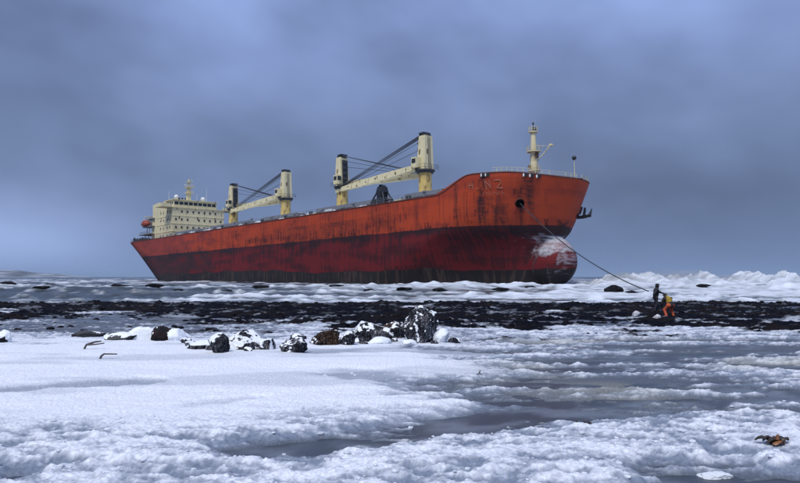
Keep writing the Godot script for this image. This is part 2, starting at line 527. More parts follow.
func hull_tex() -> ImageTexture:
	var W := 2048
	var H := 256
	var n := FastNoiseLite.new()
	n.seed = 11
	n.frequency = 0.01
	n.fractal_octaves = 4
	var run := PackedFloat32Array()       # one rust run per column: strength and how far down it goes
	var run_to := PackedFloat32Array()
	var run_from := PackedFloat32Array()
	run.resize(W); run_to.resize(W); run_from.resize(W)
	var r := RandomNumberGenerator.new()
	r.seed = 5
	for i in 420:
		var c := r.randi_range(0, W - 1)
		var ww := r.randi_range(1, 3)
		var str_ := r.randf_range(0.15, 0.8)
		var f := DECK if r.randf() < 0.5 else r.randf_range(9.0, 17.0)
		var to := f - r.randf_range(1.0, 6.5)
		for k in range(c, mini(c + ww, W)):
			run[k] = str_; run_from[k] = f; run_to[k] = to
	# stains that can be seen at their own places: s, half width, from y, to y, strength
	var stains := [[9.6, 0.5, 19.6, 12.2, 0.75], [4.3, 0.75, 19.6, 13.0, 0.6], [8.4, 1.6, 16.2, 13.0, 0.5], [7.0, 0.8, 15.0, 11.0, 0.5], [47.0, 7.0, 15.0, 11.0, 0.45], [62.0, 8.0, 15.2, 11.6, 0.35], [33.0, 3.0, 15.5, 11.5, 0.3], [100.0, 1.0, 16.5, 12.0, 0.3], [77.0, 1.2, 17.0, 11.8, 0.3], [24.0, 0.6, 17.0, 12.5, 0.4], [14.5, 0.5, 18.6, 13.0, 0.4]]
	return tex_from(W, H, func(px, py):
		var s: float = px * 180.0 / W
		var y := (1.0 - float(py) / H) * 20.5
		var a := n.get_noise_2d(px * 0.7, py * 2.6)
		var down := 0.26 * (19.6 - y) * (1.0 - ss(9.0, 17.0, s))
		var qx := clampi(int(px - down * W / 180.0), 0, W - 1)
		var sd := s - down
		var b := n.get_noise_2d(qx * 9.0 + 900.0, py * 0.9)
		var fine := n.get_noise_2d(px * 9.0, py * 14.0 + 500.0)
		var line := 11.75 + 0.10 * a + 0.05 * fine
		var c: Color
		if y > line:
			c = Color(0.43, 0.060, 0.021).lerp(Color(0.33, 0.047, 0.022), ss(-0.3, 0.4, a + 0.6 * b))
			c = c.lerp(Color(0.40, 0.07, 0.028), ss(0.25, 0.5, n.get_noise_2d(px * 1.3 + 77.0, py * 4.0)) * 0.5)
			if s > 95.0:
				c = c.lerp(Color(0.26, 0.045, 0.036), ss(95.0, 130.0, s + 30.0 * a) * 0.8)
		elif y > 4.9 + 0.5 * a + (0.9 if s > 55.0 else 0.0) * ss(55.0, 75.0, s):
			c = Color(0.140, 0.0145, 0.017).lerp(Color(0.070, 0.013, 0.016), ss(-0.25, 0.3, a + 0.8 * b))
			var grime := ss(line - 2.2, line, y + 1.2 * b + 1.2 * a) * 0.75
			c = c.lerp(Color(0.028, 0.016, 0.019), grime)
			c = c.lerp(Color(0.030, 0.022, 0.024), ss(95.0, 125.0, s + 40.0 * a) * 0.6)
		else:
			c = Color(0.022, 0.018, 0.020).lerp(Color(0.055, 0.040, 0.034), ss(0.0, 0.4, b + 0.4 * a))
		# rust runs
		var k := run[qx]
		if k > 0.0 and y < run_from[qx] and y > run_to[qx] - 1.0:
			var fade := ss(run_to[qx] - 1.0, run_to[qx] + 2.0, y) * k
			c = c.lerp(Color(0.045, 0.018, 0.014), fade * (0.65 + 0.6 * fine))
		for t in stains:
			var e: float = absf(sd - t[0]) / t[1]
			if e < 1.6 and y < t[2]:
				var q: float = (1.0 - ss(0.5, 1.6, e + 1.0 * b)) * ss(t[3] - 1.5, t[3] + 1.5, y + b * 2.5) * t[4]
				c = c.lerp(Color(0.030, 0.016, 0.018), clampf(q * (0.55 + 1.1 * b + 0.8 * fine + 0.3), 0.0, 0.9))
		# black scrapes and weeping rust about the paint line
		var sc := n.get_noise_2d(qx * 22.0 + 40.0, py * 1.6)
		var zone := exp(-pow((y - 12.2) / 2.2, 2.0)) * (0.55 + 0.45 * ss(20.0, 35.0, s) * (1.0 - ss(80.0, 110.0, s))) + 0.12
		c = c.lerp(Color(0.018, 0.010, 0.011), ss(0.30, 0.48, sc + 0.45 * a + 0.30 * zone - 0.16 - 0.10 * (1.0 - ss(14.0, 24.0, s))) * 0.8)
		# plate seams, rubbed and rusty
		var seam := 0.0
		if fmod(y + 0.05, 2.45) < 0.09: seam = 0.16
		if fmod(s + 0.2 * floor(y / 2.45) * 3.1, 9.6) < 0.10: seam = 0.22
		c = c.lerp(Color(0.04, 0.015, 0.012), seam * clampf(0.6 + 2.0 * a, 0.0, 1.0))
		# rime frozen on the bulb by spray
		if s < 14.0 and y < 10.6:
			var rim := ss(10.6, 9.8, y) * ss(5.6, 9.4, y + 2.0 * a) * ss(9.0, 4.5, s + 2.0 * b)
			rim = ss(0.15, 1.05, rim * 1.0 + 0.15 * a + 0.40 * fine + 0.10 * b)
			c = c.lerp(Color(0.56, 0.60, 0.66), rim * 0.7)
			var thin := ss(0.15, 0.6, b + 0.5 * fine) * ss(8.0, 4.5, s) * ss(3.0, 5.0, y)
			c = c.lerp(Color(0.35, 0.36, 0.42), thin * 0.5)
		return c.linear_to_srgb())

func skin_over(st_cols: int, st_rows: int, f: Callable, flip := false) -> ArrayMesh:
	var P := PackedVector3Array()
	var U := PackedVector2Array()
	for r in st_rows:
		for c in st_cols:
			var cc := st_cols - 1 - c if flip else c
			var p: Vector3 = f.call(float(cc) / (st_cols - 1), float(r) / (st_rows - 1))
			P.append(p)
			U.append(Vector2(-p.x / 180.0, 1.0 - p.y / 20.5))
	return grid_mesh(P, PackedColorArray(), U, st_cols, st_rows)

func build_hull() -> void:
	var f := func(u: float, v: float, side: float) -> Vector3:
		var m := u
		# crowd the stations towards both ends
		m = 0.5 - 0.5 * cos(PI * u)
		m = lerpf(m, u, 0.25)
		var y: float = v * top_y(m * LEN)
		var s := lerpf(front_s(y), aft_s(y), m)
		return Vector3(-s, y, side * half_b(s, y))
	var m := StandardMaterial3D.new()
	m.albedo_texture = hull_tex()
	m.roughness = 0.62
	m.metallic_specular = 0.28
	m.texture_repeat = true
	m.normal_enabled = true
	m.normal_texture = grain_normal(0.012, 2.0, 8)
	m.normal_scale = 0.25
	var a := skin_over(240, 44, func(u, v): return f.call(u, v, 1.0), true)
	var b := skin_over(240, 44, func(u, v): return f.call(u, v, -1.0))
	var both := ArrayMesh.new()
	both.add_surface_from_arrays(Mesh.PRIMITIVE_TRIANGLES, a.surface_get_arrays(0))
	both.add_surface_from_arrays(Mesh.PRIMITIVE_TRIANGLES, b.surface_get_arrays(0))
	put_mesh(both, "hull", m, ship)
	# decks
	for e in [["main_deck", 18.0, 177.6, DECK - 0.12], ["forecastle_deck", 1.6, 18.0, 18.1]]:
		var st := st_new()
		var n := 60
		for i in n:
			var s0 := lerpf(e[1], e[2], float(i) / n)
			var s1 := lerpf(e[1], e[2], float(i + 1) / n)
			var y: float = e[3]
			var b0 := half_b(s0, minf(y, 18.5)) - 0.06
			var b1 := half_b(s1, minf(y, 18.5)) - 0.06
			quad(st, Vector3(-s0, y, -b0), Vector3(-s1, y, -b1), Vector3(-s1, y, b1), Vector3(-s0, y, b0), Vector3.UP)
		put(st, e[0], M.deck, ship)
	var bk := st_new()
	box(bk, Vector3(-18.0, 17.6, 0), Vector3(0.1, 1.0, 27.2))
	put(bk, "forecastle_bulkhead", M.red_paint, ship)
	# capping rail along the sheer
	for side in [1.0, -1.0]:
		var st := st_new()
		var prev := Vector3.ZERO
		for i in 121:
			var s := lerpf(0.25, 177.5, pow(float(i) / 120.0, 1.5))
			var y := top_y(s)
			var p := Vector3(-s, y, side * half_b(s, minf(y, 19.7)))
			if i > 0:
				tube(st, prev, p, 0.11, 0.11, 6, false)
			prev = p
		put(st, "gunwale", M.red_dark, ship)

func rail(st: SurfaceTool, pts: Array, h := 1.1, step := 1.6, bars := 3) -> void:
	for i in pts.size() - 1:
		var a: Vector3 = pts[i]
		var b: Vector3 = pts[i + 1]
		for k in bars:
			var up := Vector3.UP * h * float(k + 1) / bars
			tube(st, a + up, b + up, 0.032, 0.032, 5, false)
		var n := maxi(1, int(a.distance_to(b) / step))
		for k in n:
			var p := a.lerp(b, float(k) / n)
			tube(st, p, p + Vector3.UP * h, 0.04, 0.04, 5, false)

func crane(s: float, dirx: float, zoff: float, reach: float, tip_y: float, snow_top := true) -> void:
	# dirx: +1 the jib points to the bow, -1 to the stern
	var o := Node3D.new()
	o.name = "crane"
	ship.add_child(o, true)
	o.position = Vector3(-s, DECK, 0)
	var st := st_new()
	tube(st, Vector3(0, -0.1, 0), Vector3(0, 7.6, 0), 1.45, 1.3, 18)
	put(st, "pedestal", M.ochre, o)
	st = st_new()
	tube(st, Vector3(0, 7.6, 0), Vector3(0, 8.0, 0), 1.75, 1.75, 18)
	tube(st, Vector3(0, 8.0, 0), Vector3(0, 8.25, 0), 2.05, 2.05, 18)
	rail(st, [Vector3(-1.9, 8.2, -1.9), Vector3(-1.9, 8.2, 1.9), Vector3(1.9, 8.2, 1.9), Vector3(1.9, 8.2, -1.9), Vector3(-1.9, 8.2, -1.9)], 1.0, 1.3, 2)
	put(st, "slew_platform", M.dark_metal, o)
	# house: tall tapered box whose face towards the jib is open for the winches
	st = st_new()
	var lean := Basis(Vector3.BACK, dirx * 0.035)
	box(st, Vector3(-dirx * 0.1, 11.75, 0), Vector3(2.5, 7.0, 2.5), lean, Vector2(0.72, 0.82))
	put(st, "house", M.cream, o)
	st = st_new()
	box(st, Vector3(dirx * 1.12, 11.6, 0), Vector3(0.16, 5.8, 1.5), lean)
	for k in 4:
		box(st, Vector3(dirx * (1.35 - k * 0.06), 10.0 + k * 1.3, 0.2), Vector3(0.5, 0.5, 1.1), lean)
	put(st, "winch_recess", M.dark_metal, o)
	st = st_new()
	box(st, Vector3(-dirx * 0.35, 15.45, 0), Vector3(1.1, 0.5, 1.7))
	tube(st, Vector3(dirx * 0.5, 15.5, -0.7), Vector3(dirx * 0.5, 15.5, 0.7), 0.4, 0.4, 10)
	box(st, Vector3(dirx * 0.1, 15.85, 0), Vector3(1.5, 0.25, 1.9))
	put(st, "sheave_head", M.dark_metal, o)
	st = st_new()
	box(st, Vector3(dirx * 0.7, 9.7, 1.9), Vector3(1.5, 2.1, 1.3))
	var cab := put(st, "cab", M.cream, o)
	st = st_new()
	box(st, Vector3(dirx * 1.46, 10.0, 1.9), Vector3(0.05, 1.0, 1.0))
	box(st, Vector3(dirx * 0.7, 10.0, 2.57), Vector3(1.1, 0.9, 0.05))
	put(st, "pane", M.glass_dark, cab)
	st = st_new()
	for sx in [-0.25, 0.25]:
		tube(st, Vector3(-dirx * 1.36, 8.3, sx), Vector3(-dirx * 1.15, 15.2, sx), 0.04, 0.04, 5, false)
	for k in 19:
		tube(st, Vector3(-dirx * (1.36 - 0.0095 * k), 8.5 + k * 0.34, -0.25), Vector3(-dirx * (1.36 - 0.0095 * k), 8.5 + k * 0.34, 0.25), 0.025, 0.025, 4, false)
	put(st, "ladder", M.dark_metal, o)
	# jib: box girder, deep at the middle, thin at the tip
	var a := Vector3(dirx * 1.3, 8.9, zoff)
	var b := Vector3(dirx * reach, tip_y - DECK, zoff)
	st = st_new()
	var n := 10
	for i in n:
		var t0 := float(i) / n
		var t1 := float(i + 1) / n
		var w0 := lerpf(1.5, 0.8, t0)
		var w1 := lerpf(1.5, 0.8, t1)
		var h0 := 0.75 + 0.60 * sin(PI * clampf(t0 * 0.8 + 0.12, 0, 1))
		var h1 := 0.75 + 0.60 * sin(PI * clampf(t1 * 0.8 + 0.12, 0, 1))
		var p := a.lerp(b, t0)
		var q := a.lerp(b, t1)
		var c := []
		for e in [[p, w0, h0], [q, w1, h1]]:
			for k in [[-1, -1], [-1, 1], [1, 1], [1, -1]]:
				c.append(e[0] + Vector3(0, k[1] * e[2] * 0.5, k[0] * e[1] * 0.5))
		quad(st, c[0], c[4], c[5], c[1], Vector3.FORWARD)
		quad(st, c[3], c[2], c[6], c[7], Vector3.BACK)
		quad(st, c[1], c[5], c[6], c[2], Vector3.UP)
		quad(st, c[0], c[3], c[7], c[4], Vector3.DOWN)
	box(st, b, Vector3(1.2, 1.3, 1.3))
	var jib := put(st, "jib", M.cream, o)
	for i in 7:
		var p := a.lerp(b, 0.1 + 0.125 * i)
		st = st_new()
		box(st, p + Vector3(0, 0.1 - 0.2 * (i % 3), 0.70 - 0.04 * i), Vector3(0.22 + 0.2 * (i % 2), 0.22, 0.22))
		put(st, "bracket", M.rust_metal, jib)
	st = st_new()
	box(st, b + Vector3(-dirx * 0.4, -0.8, 0), Vector3(0.8, 0.9, 0.7))
	put(st, "hook_block", M.rust_metal, jib)
	st = st_new()
	for i in 6:
		var z := -0.6 + 0.24 * i
		tube(st, Vector3(dirx * 0.5, 15.6, z), b + Vector3(-dirx * (0.6 + 0.9 * (i % 2)), 0.75, z * 0.8), 0.06, 0.06, 5, false)
	tube(st, Vector3(dirx * 0.6, 14.4, 0.3), b + Vector3(-dirx * 2.2, 0.7, 0), 0.05, 0.05, 5, false)
	tube(st, Vector3(dirx * 0.6, 13.0, -0.3), b + Vector3(-dirx * 2.8, 0.7, 0), 0.05, 0.05, 5, false)
	put(st, "hoist_wires", M.wire, o)

func build_deck_gear() -> void:
	# hatches: coaming, folding cover panels with snow lying on them
	for e in [[20.5, 32.5], [40.5, 62.5], [70.5, 87.0], [94.5, 117.5], [125.5, 142.5]]:
		var s0: float = e[0]
		var s1: float = e[1]
		var st := st_new()
		var mid := -(s0 + s1) * 0.5
		for z in [-8.9, 8.9]:
			box(st, Vector3(mid, DECK + 0.55, z), Vector3(s1 - s0, 1.35, 0.2))
			var k := int((s1 - s0) / 1.7)
			for i in k:
				box(st, Vector3(-s0 - 0.8 - i * 1.7, DECK + 0.5, z + signf(z) * 0.28), Vector3(0.09, 1.1, 0.36))
		for x in [-s0, -s1]:
			box(st, Vector3(x, DECK + 0.55, 0), Vector3(0.2, 1.35, 17.6))
		var h := put(st, "hatch", M.grey_metal, ship)
		for i in 4:
			var w := (s1 - s0) / 4.0
			var x := -s0 - w * (i + 0.5)
			st = st_new()
			box(st, Vector3(x, DECK + 1.62, 0), Vector3(w - 0.08, 0.76, 18.3))
			put(st, "cover_panel", M.grey_metal, h)
			st = st_new()
			var P := PackedVector3Array()
			for r in 14:
				for c in 9:
					var fx := x + (c / 8.0 - 0.5) * (w - 0.2)
					var fz := (r / 13.0 - 0.5) * 18.2
					var edge := 1.0 if c > 0 and c < 8 and r > 0 and r < 13 else 0.0
					P.append(Vector3(fx, DECK + 2.005 + edge * (0.10 + 0.16 * nz.get_noise_2d(fx * 5.0, fz * 5.0)), fz))
			put_mesh(grid_mesh(P, PackedColorArray(), PackedVector2Array(), 9, 14), "snow_layer", M.snow, h)
	# ventilators and small fittings along the deck edge, each standing by itself
	var r := RandomNumberGenerator.new()
	r.seed = 21
	for i in 34:
		var s := 23.0 + i * 3.55 + r.randf_range(-1.0, 1.0)
		var st := st_new()
		var z := r.randf_range(11.2, 13.3)
		var hh := r.randf_range(0.7, 1.5)
		match i % 3:
			0:
				tube(st, Vector3(-s, DECK - 0.15, z), Vector3(-s, DECK + hh, z), 0.16, 0.16, 8)
				tube(st, Vector3(-s, DECK + hh, z), Vector3(-s, DECK + hh + 0.28, z), 0.42, 0.3, 10)
				put(st, "ventilator", M.grey_metal, ship)
			1:
				for q in [-0.4, 0.4]:
					tube(st, Vector3(-s + q, DECK - 0.15, z), Vector3(-s + q, DECK + 0.8, z), 0.2, 0.2, 8)
					tube(st, Vector3(-s + q, DECK + 0.8, z), Vector3(-s + q, DECK + 0.9, z), 0.27, 0.27, 8)
				box(st, Vector3(-s, DECK - 0.05, z), Vector3(1.5, 0.14, 0.6))
				put(st, "bollard", M.dark_metal, ship)
			2:
				tube(st, Vector3(-s, DECK - 0.15, z), Vector3(-s, DECK + hh * 0.8, z), 0.12, 0.12, 8)
				tube(st, Vector3(-s, DECK + hh * 0.8, z), Vector3(-s + 0.4, DECK + hh * 0.8 + 0.2, z), 0.12, 0.12, 8)
				tube(st, Vector3(-s + 0.4, DECK + hh * 0.8 + 0.2, z), Vector3(-s + 0.6, DECK + hh * 0.5, z), 0.14, 0.18, 8)
				put(st, "air_pipe", M.grey_metal, ship)
	# rails down both sides
	for side in [1.0, -1.0]:
		var st := st_new()
		var pts := []
		for i in 40:
			var s := lerpf(21.0, 177.0, i / 39.0)
			pts.append(Vector3(-s, DECK, side * (half_b(s, 17.0) - 0.15)))
		rail(st, pts, 1.05, 1.8)
		put(st, "railing", M.grey_metal, ship)
		st = st_new()
		pts = []
		for i in 14:
			var s := lerpf(0.8, 8.5, i / 13.0)
			pts.append(Vector3(-s, top_y(s), side * (half_b(s, 19.0) - 0.1)))
		rail(st, pts, 0.75, 0.9, 2)
		put(st, "bow_railing", M.cream, ship)
	# deck pipes between the hatches and the side
	for z in [10.0, 10.5]:
		var st := st_new()
		tube(st, Vector3(-20.5, DECK + 0.7, z), Vector3(-143.0, DECK + 0.7, z), 0.16, 0.16, 8)
		for i in 24:
			box(st, Vector3(-22.0 - i * 5.2, DECK + 0.2, z), Vector3(0.2, 0.85, 0.25))
		put(st, "deck_pipe", M.red_dark, ship)
	for i in 10:
		var s := 42.0 + i * 10.2 + r.randf_range(-2.0, 2.0)
		var m: Mesh = rock_meshes(500 + i, Vector3(r.randf_range(2.0, 6.5), r.randf_range(0.7, 1.25), 1.4), 4, -4.0, Color(0.70, 0.74, 0.79), Color(0.30, 0.33, 0.38), 6)[0]
		var o := put_mesh(m, "snow_heap", M.rock, ship)
		o.position = Vector3(-s, DECK - 0.2, r.randf_range(11.6, 12.6))
	# mast houses under the cranes
	for s in [36.4, 66.4, 90.8, 121.5]:
		var st := st_new()
		box(st, Vector3(-s, DECK + 0.95, 0), Vector3(5.4, 2.1, 12.0))
		var mh := put(st, "mast_house", M.cream, ship)
		st = st_new()
		box(st, Vector3(-s + 0.9, DECK + 0.85, 6.03), Vector3(0.8, 1.7, 0.08))
		put(st, "door", M.grey_metal, mh)

func build_bow() -> void:
	# foremast
	var o := Node3D.new()
	o.name = "foremast"
	ship.add_child(o, true)
	o.position = Vector3(-9.5, 18.1, 0)
	var st := st_new()
	tube(st, Vector3(0, 0, 0), Vector3(0, 5.2, 0), 0.72, 0.62, 16)
	tube(st, Vector3(0, 5.2, 0), Vector3(0, 10.4, 0), 0.60, 0.40, 16)
	put(st, "column", M.cream, o)
	for e in [[3.4, 1.0], [6.7, 1.15], [10.1, 0.75]]:
		st = st_new()
		tube(st, Vector3(0, e[0], 0), Vector3(0, e[0] + 0.14, 0), e[1], e[1], 14)
		var k := 10
		for i in k:
			var a: Vector3 = Vector3(cos(TAU * i / k), 0, sin(TAU * i / k)) * e[1] + Vector3.UP * (e[0] + 0.1)
			var b: Vector3 = Vector3(cos(TAU * (i + 1) / k), 0, sin(TAU * (i + 1) / k)) * e[1] + Vector3.UP * (e[0] + 0.1)
			rail(st, [a, b], 0.9, 2.0, 2)
		put(st, "platform", M.cream, o)
	st = st_new()
	tube(st, Vector3(0, 10.4, 0), Vector3(0, 11.6, 0), 0.07, 0.05, 6)
	box(st, Vector3(0.25, 10.7, 0), Vector3(0.5, 0.45, 0.45))
	tube(st, Vector3(0, 11.5, 0), Vector3(0, 11.85, 0), 0.16, 0.16, 8)
	put(st, "masthead_light", M.dark_metal, o)
	st = st_new()
	tube(st, Vector3(0.3, 5.0, -0.3), Vector3(2.6, 7.6, -1.2), 0.10, 0.08, 6)
	tube(st, Vector3(2.5, 7.5, -1.15), Vector3(0.4, 7.8, -0.3), 0.05, 0.05, 5)
	box(st, Vector3(2.7, 7.7, -1.25), Vector3(0.5, 0.35, 0.5))
	put(st, "light_arm", M.cream, o)
	st = st_new()
	box(st, Vector3(0.66, 6.1, 0), Vector3(0.3, 0.9, 0.6))
	put(st, "horn", M.rust_metal, o)
	st = st_new()
	box(st, Vector3(-0.5, 4.2, 0.5), Vector3(0.5, 0.6, 0.4))
	put(st, "junction_box", M.rust_metal, o)
	# jackstaff with its black ball
	st = st_new()
	tube(st, Vector3(-1.6, 18.3, 0), Vector3(-1.6, 23.0, 0), 0.07, 0.04, 6)
	var js := put(st, "jackstaff", M.cream, ship)
	st = st_new()
	ball(st, Vector3(-1.6, 22.6, 0), Vector3.ONE * 0.36, 10)
	put(st, "signal_ball", M.black, js)
	# windlasses
	for z in [-3.0, 3.0]:
		st = st_new()
		tube(st, Vector3(-6.5, 19.0, z - 1.0), Vector3(-6.5, 19.0, z + 1.0), 0.7, 0.7, 14)
		box(st, Vector3(-6.5, 18.45, z), Vector3(1.6, 0.7, 2.6))
		put(st, "windlass", M.dark_metal, ship)
	# fairleads in the bulwark: dark opening between two pale rollers
	for s in [9.6, 9.0, 4.6, 4.0, 3.4]:
		var p := hull_p(s, top_y(s) - 0.3, 1.0, 0.06)
		var t := (hull_p(s - 0.3, top_y(s) - 0.3, 1.0) - hull_p(s + 0.3, top_y(s) - 0.3, 1.0)).normalized()
		st = st_new()
		var bs := Basis(t, Vector3.UP, t.cross(Vector3.UP).normalized())
		box(st, p, Vector3(0.55, 0.5, 0.2), bs)
		var fl := put(st, "fairlead", M.black, ship)
		st = st_new()
		tube(st, p - t * 0.36 + Vector3.UP * -0.25, p - t * 0.36 + Vector3.UP * 0.2, 0.14, 0.14, 8)
		put(st, "roller", M.pale, fl)
	# hawse pipes with their bolster rings
	for side in [1.0, -1.0]:
		var p := hull_p(6.2, 15.1, side, 0.0)
		var q := hull_p(6.2, 15.1, side, 1.0)
		var n := (q - p).normalized()
		st = st_new()
		tube(st, p - n * 0.3, p + n * 0.35, 0.85, 0.70, 16)
		var hw := put(st, "hawse_pipe", M.red_dark, ship)
		st = st_new()
		tube(st, p + n * 0.30, p + n * 0.37, 0.52, 0.50, 16)
		put(st, "opening", M.black, hw)
	# port anchor hanging clear of its pipe
	var an := Node3D.new()
	an.name = "anchor"
	ship.add_child(an, true)
	an.position = hull_p(4.6, 14.6, -1.0, 1.0)
	an.rotation = Vector3(-0.75, 0.2, 0.15)
	st = st_new()
	tube(st, Vector3(0, 1.3, 0), Vector3(0, -0.9, 0), 0.20, 0.26, 8)
	put(st, "shank", M.black, an)
	for q in [-1.0, 1.0]:
		st = st_new()
		tube(st, Vector3(0, -0.9, 0), Vector3(q * 1.0, -0.85, 0), 0.30, 0.24, 8)
		tube(st, Vector3(q * 0.95, -0.95, 0), Vector3(q * 1.25, 0.75, 0.15), 0.30, 0.06, 8)
		put(st, "fluke", M.black, an)
	# worn white name, the strokes that are still there
	var marks := [
		[12.0, 18.4, 12.0, 17.5], [11.5, 18.5, 11.5, 17.4], [12.2, 18.0, 11.3, 17.95], [10.9, 17.5, 10.75, 17.3],
		[9.55, 18.7, 9.5, 17.2], [9.5, 18.5, 8.95, 17.5], [8.95, 18.7, 8.95, 17.35],
		[8.3, 18.55, 7.6, 18.6], [7.6, 18.6, 7.55, 18.1], [7.55, 18.1, 8.15, 17.4], [8.15, 17.4, 7.45, 17.35]]
	var small := []
	for i in 8:
		var s := 10.0 - i * 0.33
		small.append([s, 16.85, s, 16.45])
		if i % 3 == 1:
			small.append([s, 16.8, s - 0.18, 16.5])
		elif i % 3 == 2:
			small.append([s, 16.47, s - 0.18, 16.47])
	for set_ in [[marks, 0.10], [small, 0.055]]:
		for m in set_[0]:
			st = st_new()
			var nn := 4
			for k in nn:
				var s0 := lerpf(m[0], m[2], float(k) / nn)
				var y0 := lerpf(m[1], m[3], float(k) / nn)
				var s1 := lerpf(m[0], m[2], float(k + 1) / nn)
				var y1 := lerpf(m[1], m[3], float(k + 1) / nn)
				tube(st, hull_p(s0, y0, 1.0, 0.01), hull_p(s1, y1, 1.0, 0.01), set_[1], set_[1], 6, true)
			put(st, "name_stroke", M.worn_white, ship)

func build_house() -> void:
	var o := Node3D.new()
	o.name = "deckhouse"
	ship.add_child(o, true)
	var x0 := -147.0
	var st := st_new()
	box(st, Vector3(x0 - 7.0, DECK + 5.2, 0), Vector3(14.0, 10.6, 18.0))
	put(st, "accommodation", M.cream, o)
	st = st_new()
	box(st, Vector3(x0 - 12.0, DECK + 6.4, 5.2), Vector3(11.5, 13.0, 7.7))
	put(st, "side_block", M.cream, o)
	st = st_new()
	box(st, Vector3(x0 - 4.0, DECK + 11.85, 1.0), Vector3(7.0, 2.5, 15.0))
	var wh := put(st, "wheelhouse", M.cream, o)
	st = st_new()
	box(st, Vector3(x0 - 3.9, DECK + 13.2, 1.0), Vector3(7.9, 0.2, 15.8))
	put(st, "roof", M.cream, wh)
	for i in 9:
		st = st_new()
		box(st, Vector3(x0 - 0.5, DECK + 12.1, 1.0 + (i - 4) * 1.62), Vector3(0.06, 1.0, 1.32))
		put(st, "bridge_window", M.glass_dark, wh)
	for i in 3:
		st = st_new()
		box(st, Vector3(x0 - 1.6 - i * 1.7, DECK + 12.1, 8.51), Vector3(1.2, 1.0, 0.06))
		put(st, "bridge_window", M.glass_dark, wh)
	# bridge wings and the ledges of the decks
	st = st_new()
	box(st, Vector3(x0 - 2.2, DECK + 10.58, 0), Vector3(5.2, 0.16, 26.0))
	for z in [-12.9, 12.9]:
		box(st, Vector3(x0 - 2.2, DECK + 11.2, z), Vector3(4.0, 1.1, 0.1))
	box(st, Vector3(x0 + 0.36, DECK + 11.1, -10.6), Vector3(0.1, 1.0, 4.4))
	box(st, Vector3(x0 + 0.36, DECK + 11.1, 11.0), Vector3(0.1, 1.0, 3.6))
	put(st, "bridge_wing", M.cream, o)
	for k in 3:
		st = st_new()
		box(st, Vector3(x0 - 7.0, DECK + 2.6 * (k + 1), 0), Vector3(14.3, 0.14, 18.3))
		put(st, "deck_ledge", M.cream, o)
	# windows, every one of its own
	for row in 4:
		var y := DECK + 1.45 + row * 2.6
		for c in 9:
			if (row * 7 + c * 3) % 8 == 5:
				continue
			st = st_new()
			box(st, Vector3(x0 + 0.02, y, (c - 4) * 1.95), Vector3(0.08, 0.85, 0.65))
			var w := put(st, "window", M.cream_dark, o)
			st = st_new()
			box(st, Vector3(x0 + 0.06, y, (c - 4) * 1.95), Vector3(0.04, 0.65, 0.48))
			put(st, "pane", M.glass_dark, w)
		for c in 4:
			st = st_new()
			box(st, Vector3(x0 - 1.8 - c * 2.4 - (1.0 if c > 1 else 0.0), y, 9.06), Vector3(0.65, 0.85, 0.08))
			var w := put(st, "window", M.cream_dark, o)
			st = st_new()
			box(st, Vector3(x0 - 1.8 - c * 2.4 - (1.0 if c > 1 else 0.0), y, 9.1), Vector3(0.48, 0.65, 0.04))
			put(st, "pane", M.glass_dark, w)
	# after decks with their overhangs, pillars and rails
	for k in 3:
		var y := DECK + 2.7 * (k + 1)
		var back := 24.5 - k * 1.9
		st = st_new()
		box(st, Vector3(x0 - 14.0 - (back - 14.0) * 0.5 - 1.6, y, 0), Vector3(back - 13.5, 0.22, 22.0 - k * 1.2))
		put(st, "boat_deck", M.grey_metal, o)
		st = st_new()
		var xb := x0 - back - 1.2
		rail(st, [Vector3(x0 - 17.4, y, 10.6 - k * 0.6), Vector3(xb, y, 10.6 - k * 0.6), Vector3(xb, y, -10.6 + k * 0.6)], 1.05, 1.6)
		put(st, "railing", M.grey_metal, o)
		for z in [-9.0, 9.0]:
			for q in [0.0, 0.5, 1.0]:
				st = st_new()
				var xx := lerpf(x0 - 18.2, xb + 0.8, q)
				tube(st, Vector3(xx, y - 2.6, z), Vector3(xx, y, z), 0.13, 0.13, 6)
				put(st, "pillar", M.cream, o)
	st = st_new()
	box(st, Vector3(x0 - 18.0, DECK + 4.0, -2.0), Vector3(6.0, 8.3, 10.0))
	put(st, "engine_casing", M.cream, o)
	st = st_new()
	box(st, Vector3(x0 - 16.0, DECK + 13.2, -0.5), Vector3(4.6, 4.0, 4.4), Basis.IDENTITY, Vector2(0.85, 0.9))
	var fu := put(st, "funnel", M.cream, o)
	st = st_new()
	for z in [-1.2, 0.0, 1.2]:
		tube(st, Vector3(x0 - 16.2, DECK + 15.0, z - 0.5), Vector3(x0 - 15.5, DECK + 15.9, z - 0.5), 0.3, 0.3, 10)
	put(st, "exhaust_pipe", M.black, fu)
	# radar mast
	var m := Node3D.new()
	m.name = "radar_mast"
	ship.add_child(m, true)
	m.position = Vector3(-153.0, DECK + 13.2, 1.2)
	st = st_new()
	box(st, Vector3(0, 2.6, 0), Vector3(1.5, 5.4, 1.3), Basis.IDENTITY, Vector2(0.75, 0.75))
	tube(st, Vector3(0, 5.2, 0), Vector3(0, 8.2, 0), 0.34, 0.2, 10)
	put(st, "column", M.cream, m)
	for e in [[3.2, 2.6], [5.2, 2.9], [7.0, 1.7]]:
		st = st_new()
		box(st, Vector3(0.3, e[0], 0), Vector3(1.8, 0.14, e[1]))
		rail(st, [Vector3(1.2, e[0], -e[1] * 0.5), Vector3(1.2, e[0], e[1] * 0.5)], 0.8, 0.8, 2)
		put(st, "platform", M.cream, m)
	st = st_new()
	box(st, Vector3(1.0, 5.9, 0.2), Vector3(0.3, 0.3, 3.4))
	tube(st, Vector3(1.0, 5.3, 0.2), Vector3(1.0, 5.8, 0.2), 0.22, 0.18, 8)
	put(st, "radar_scanner", M.pale, m)
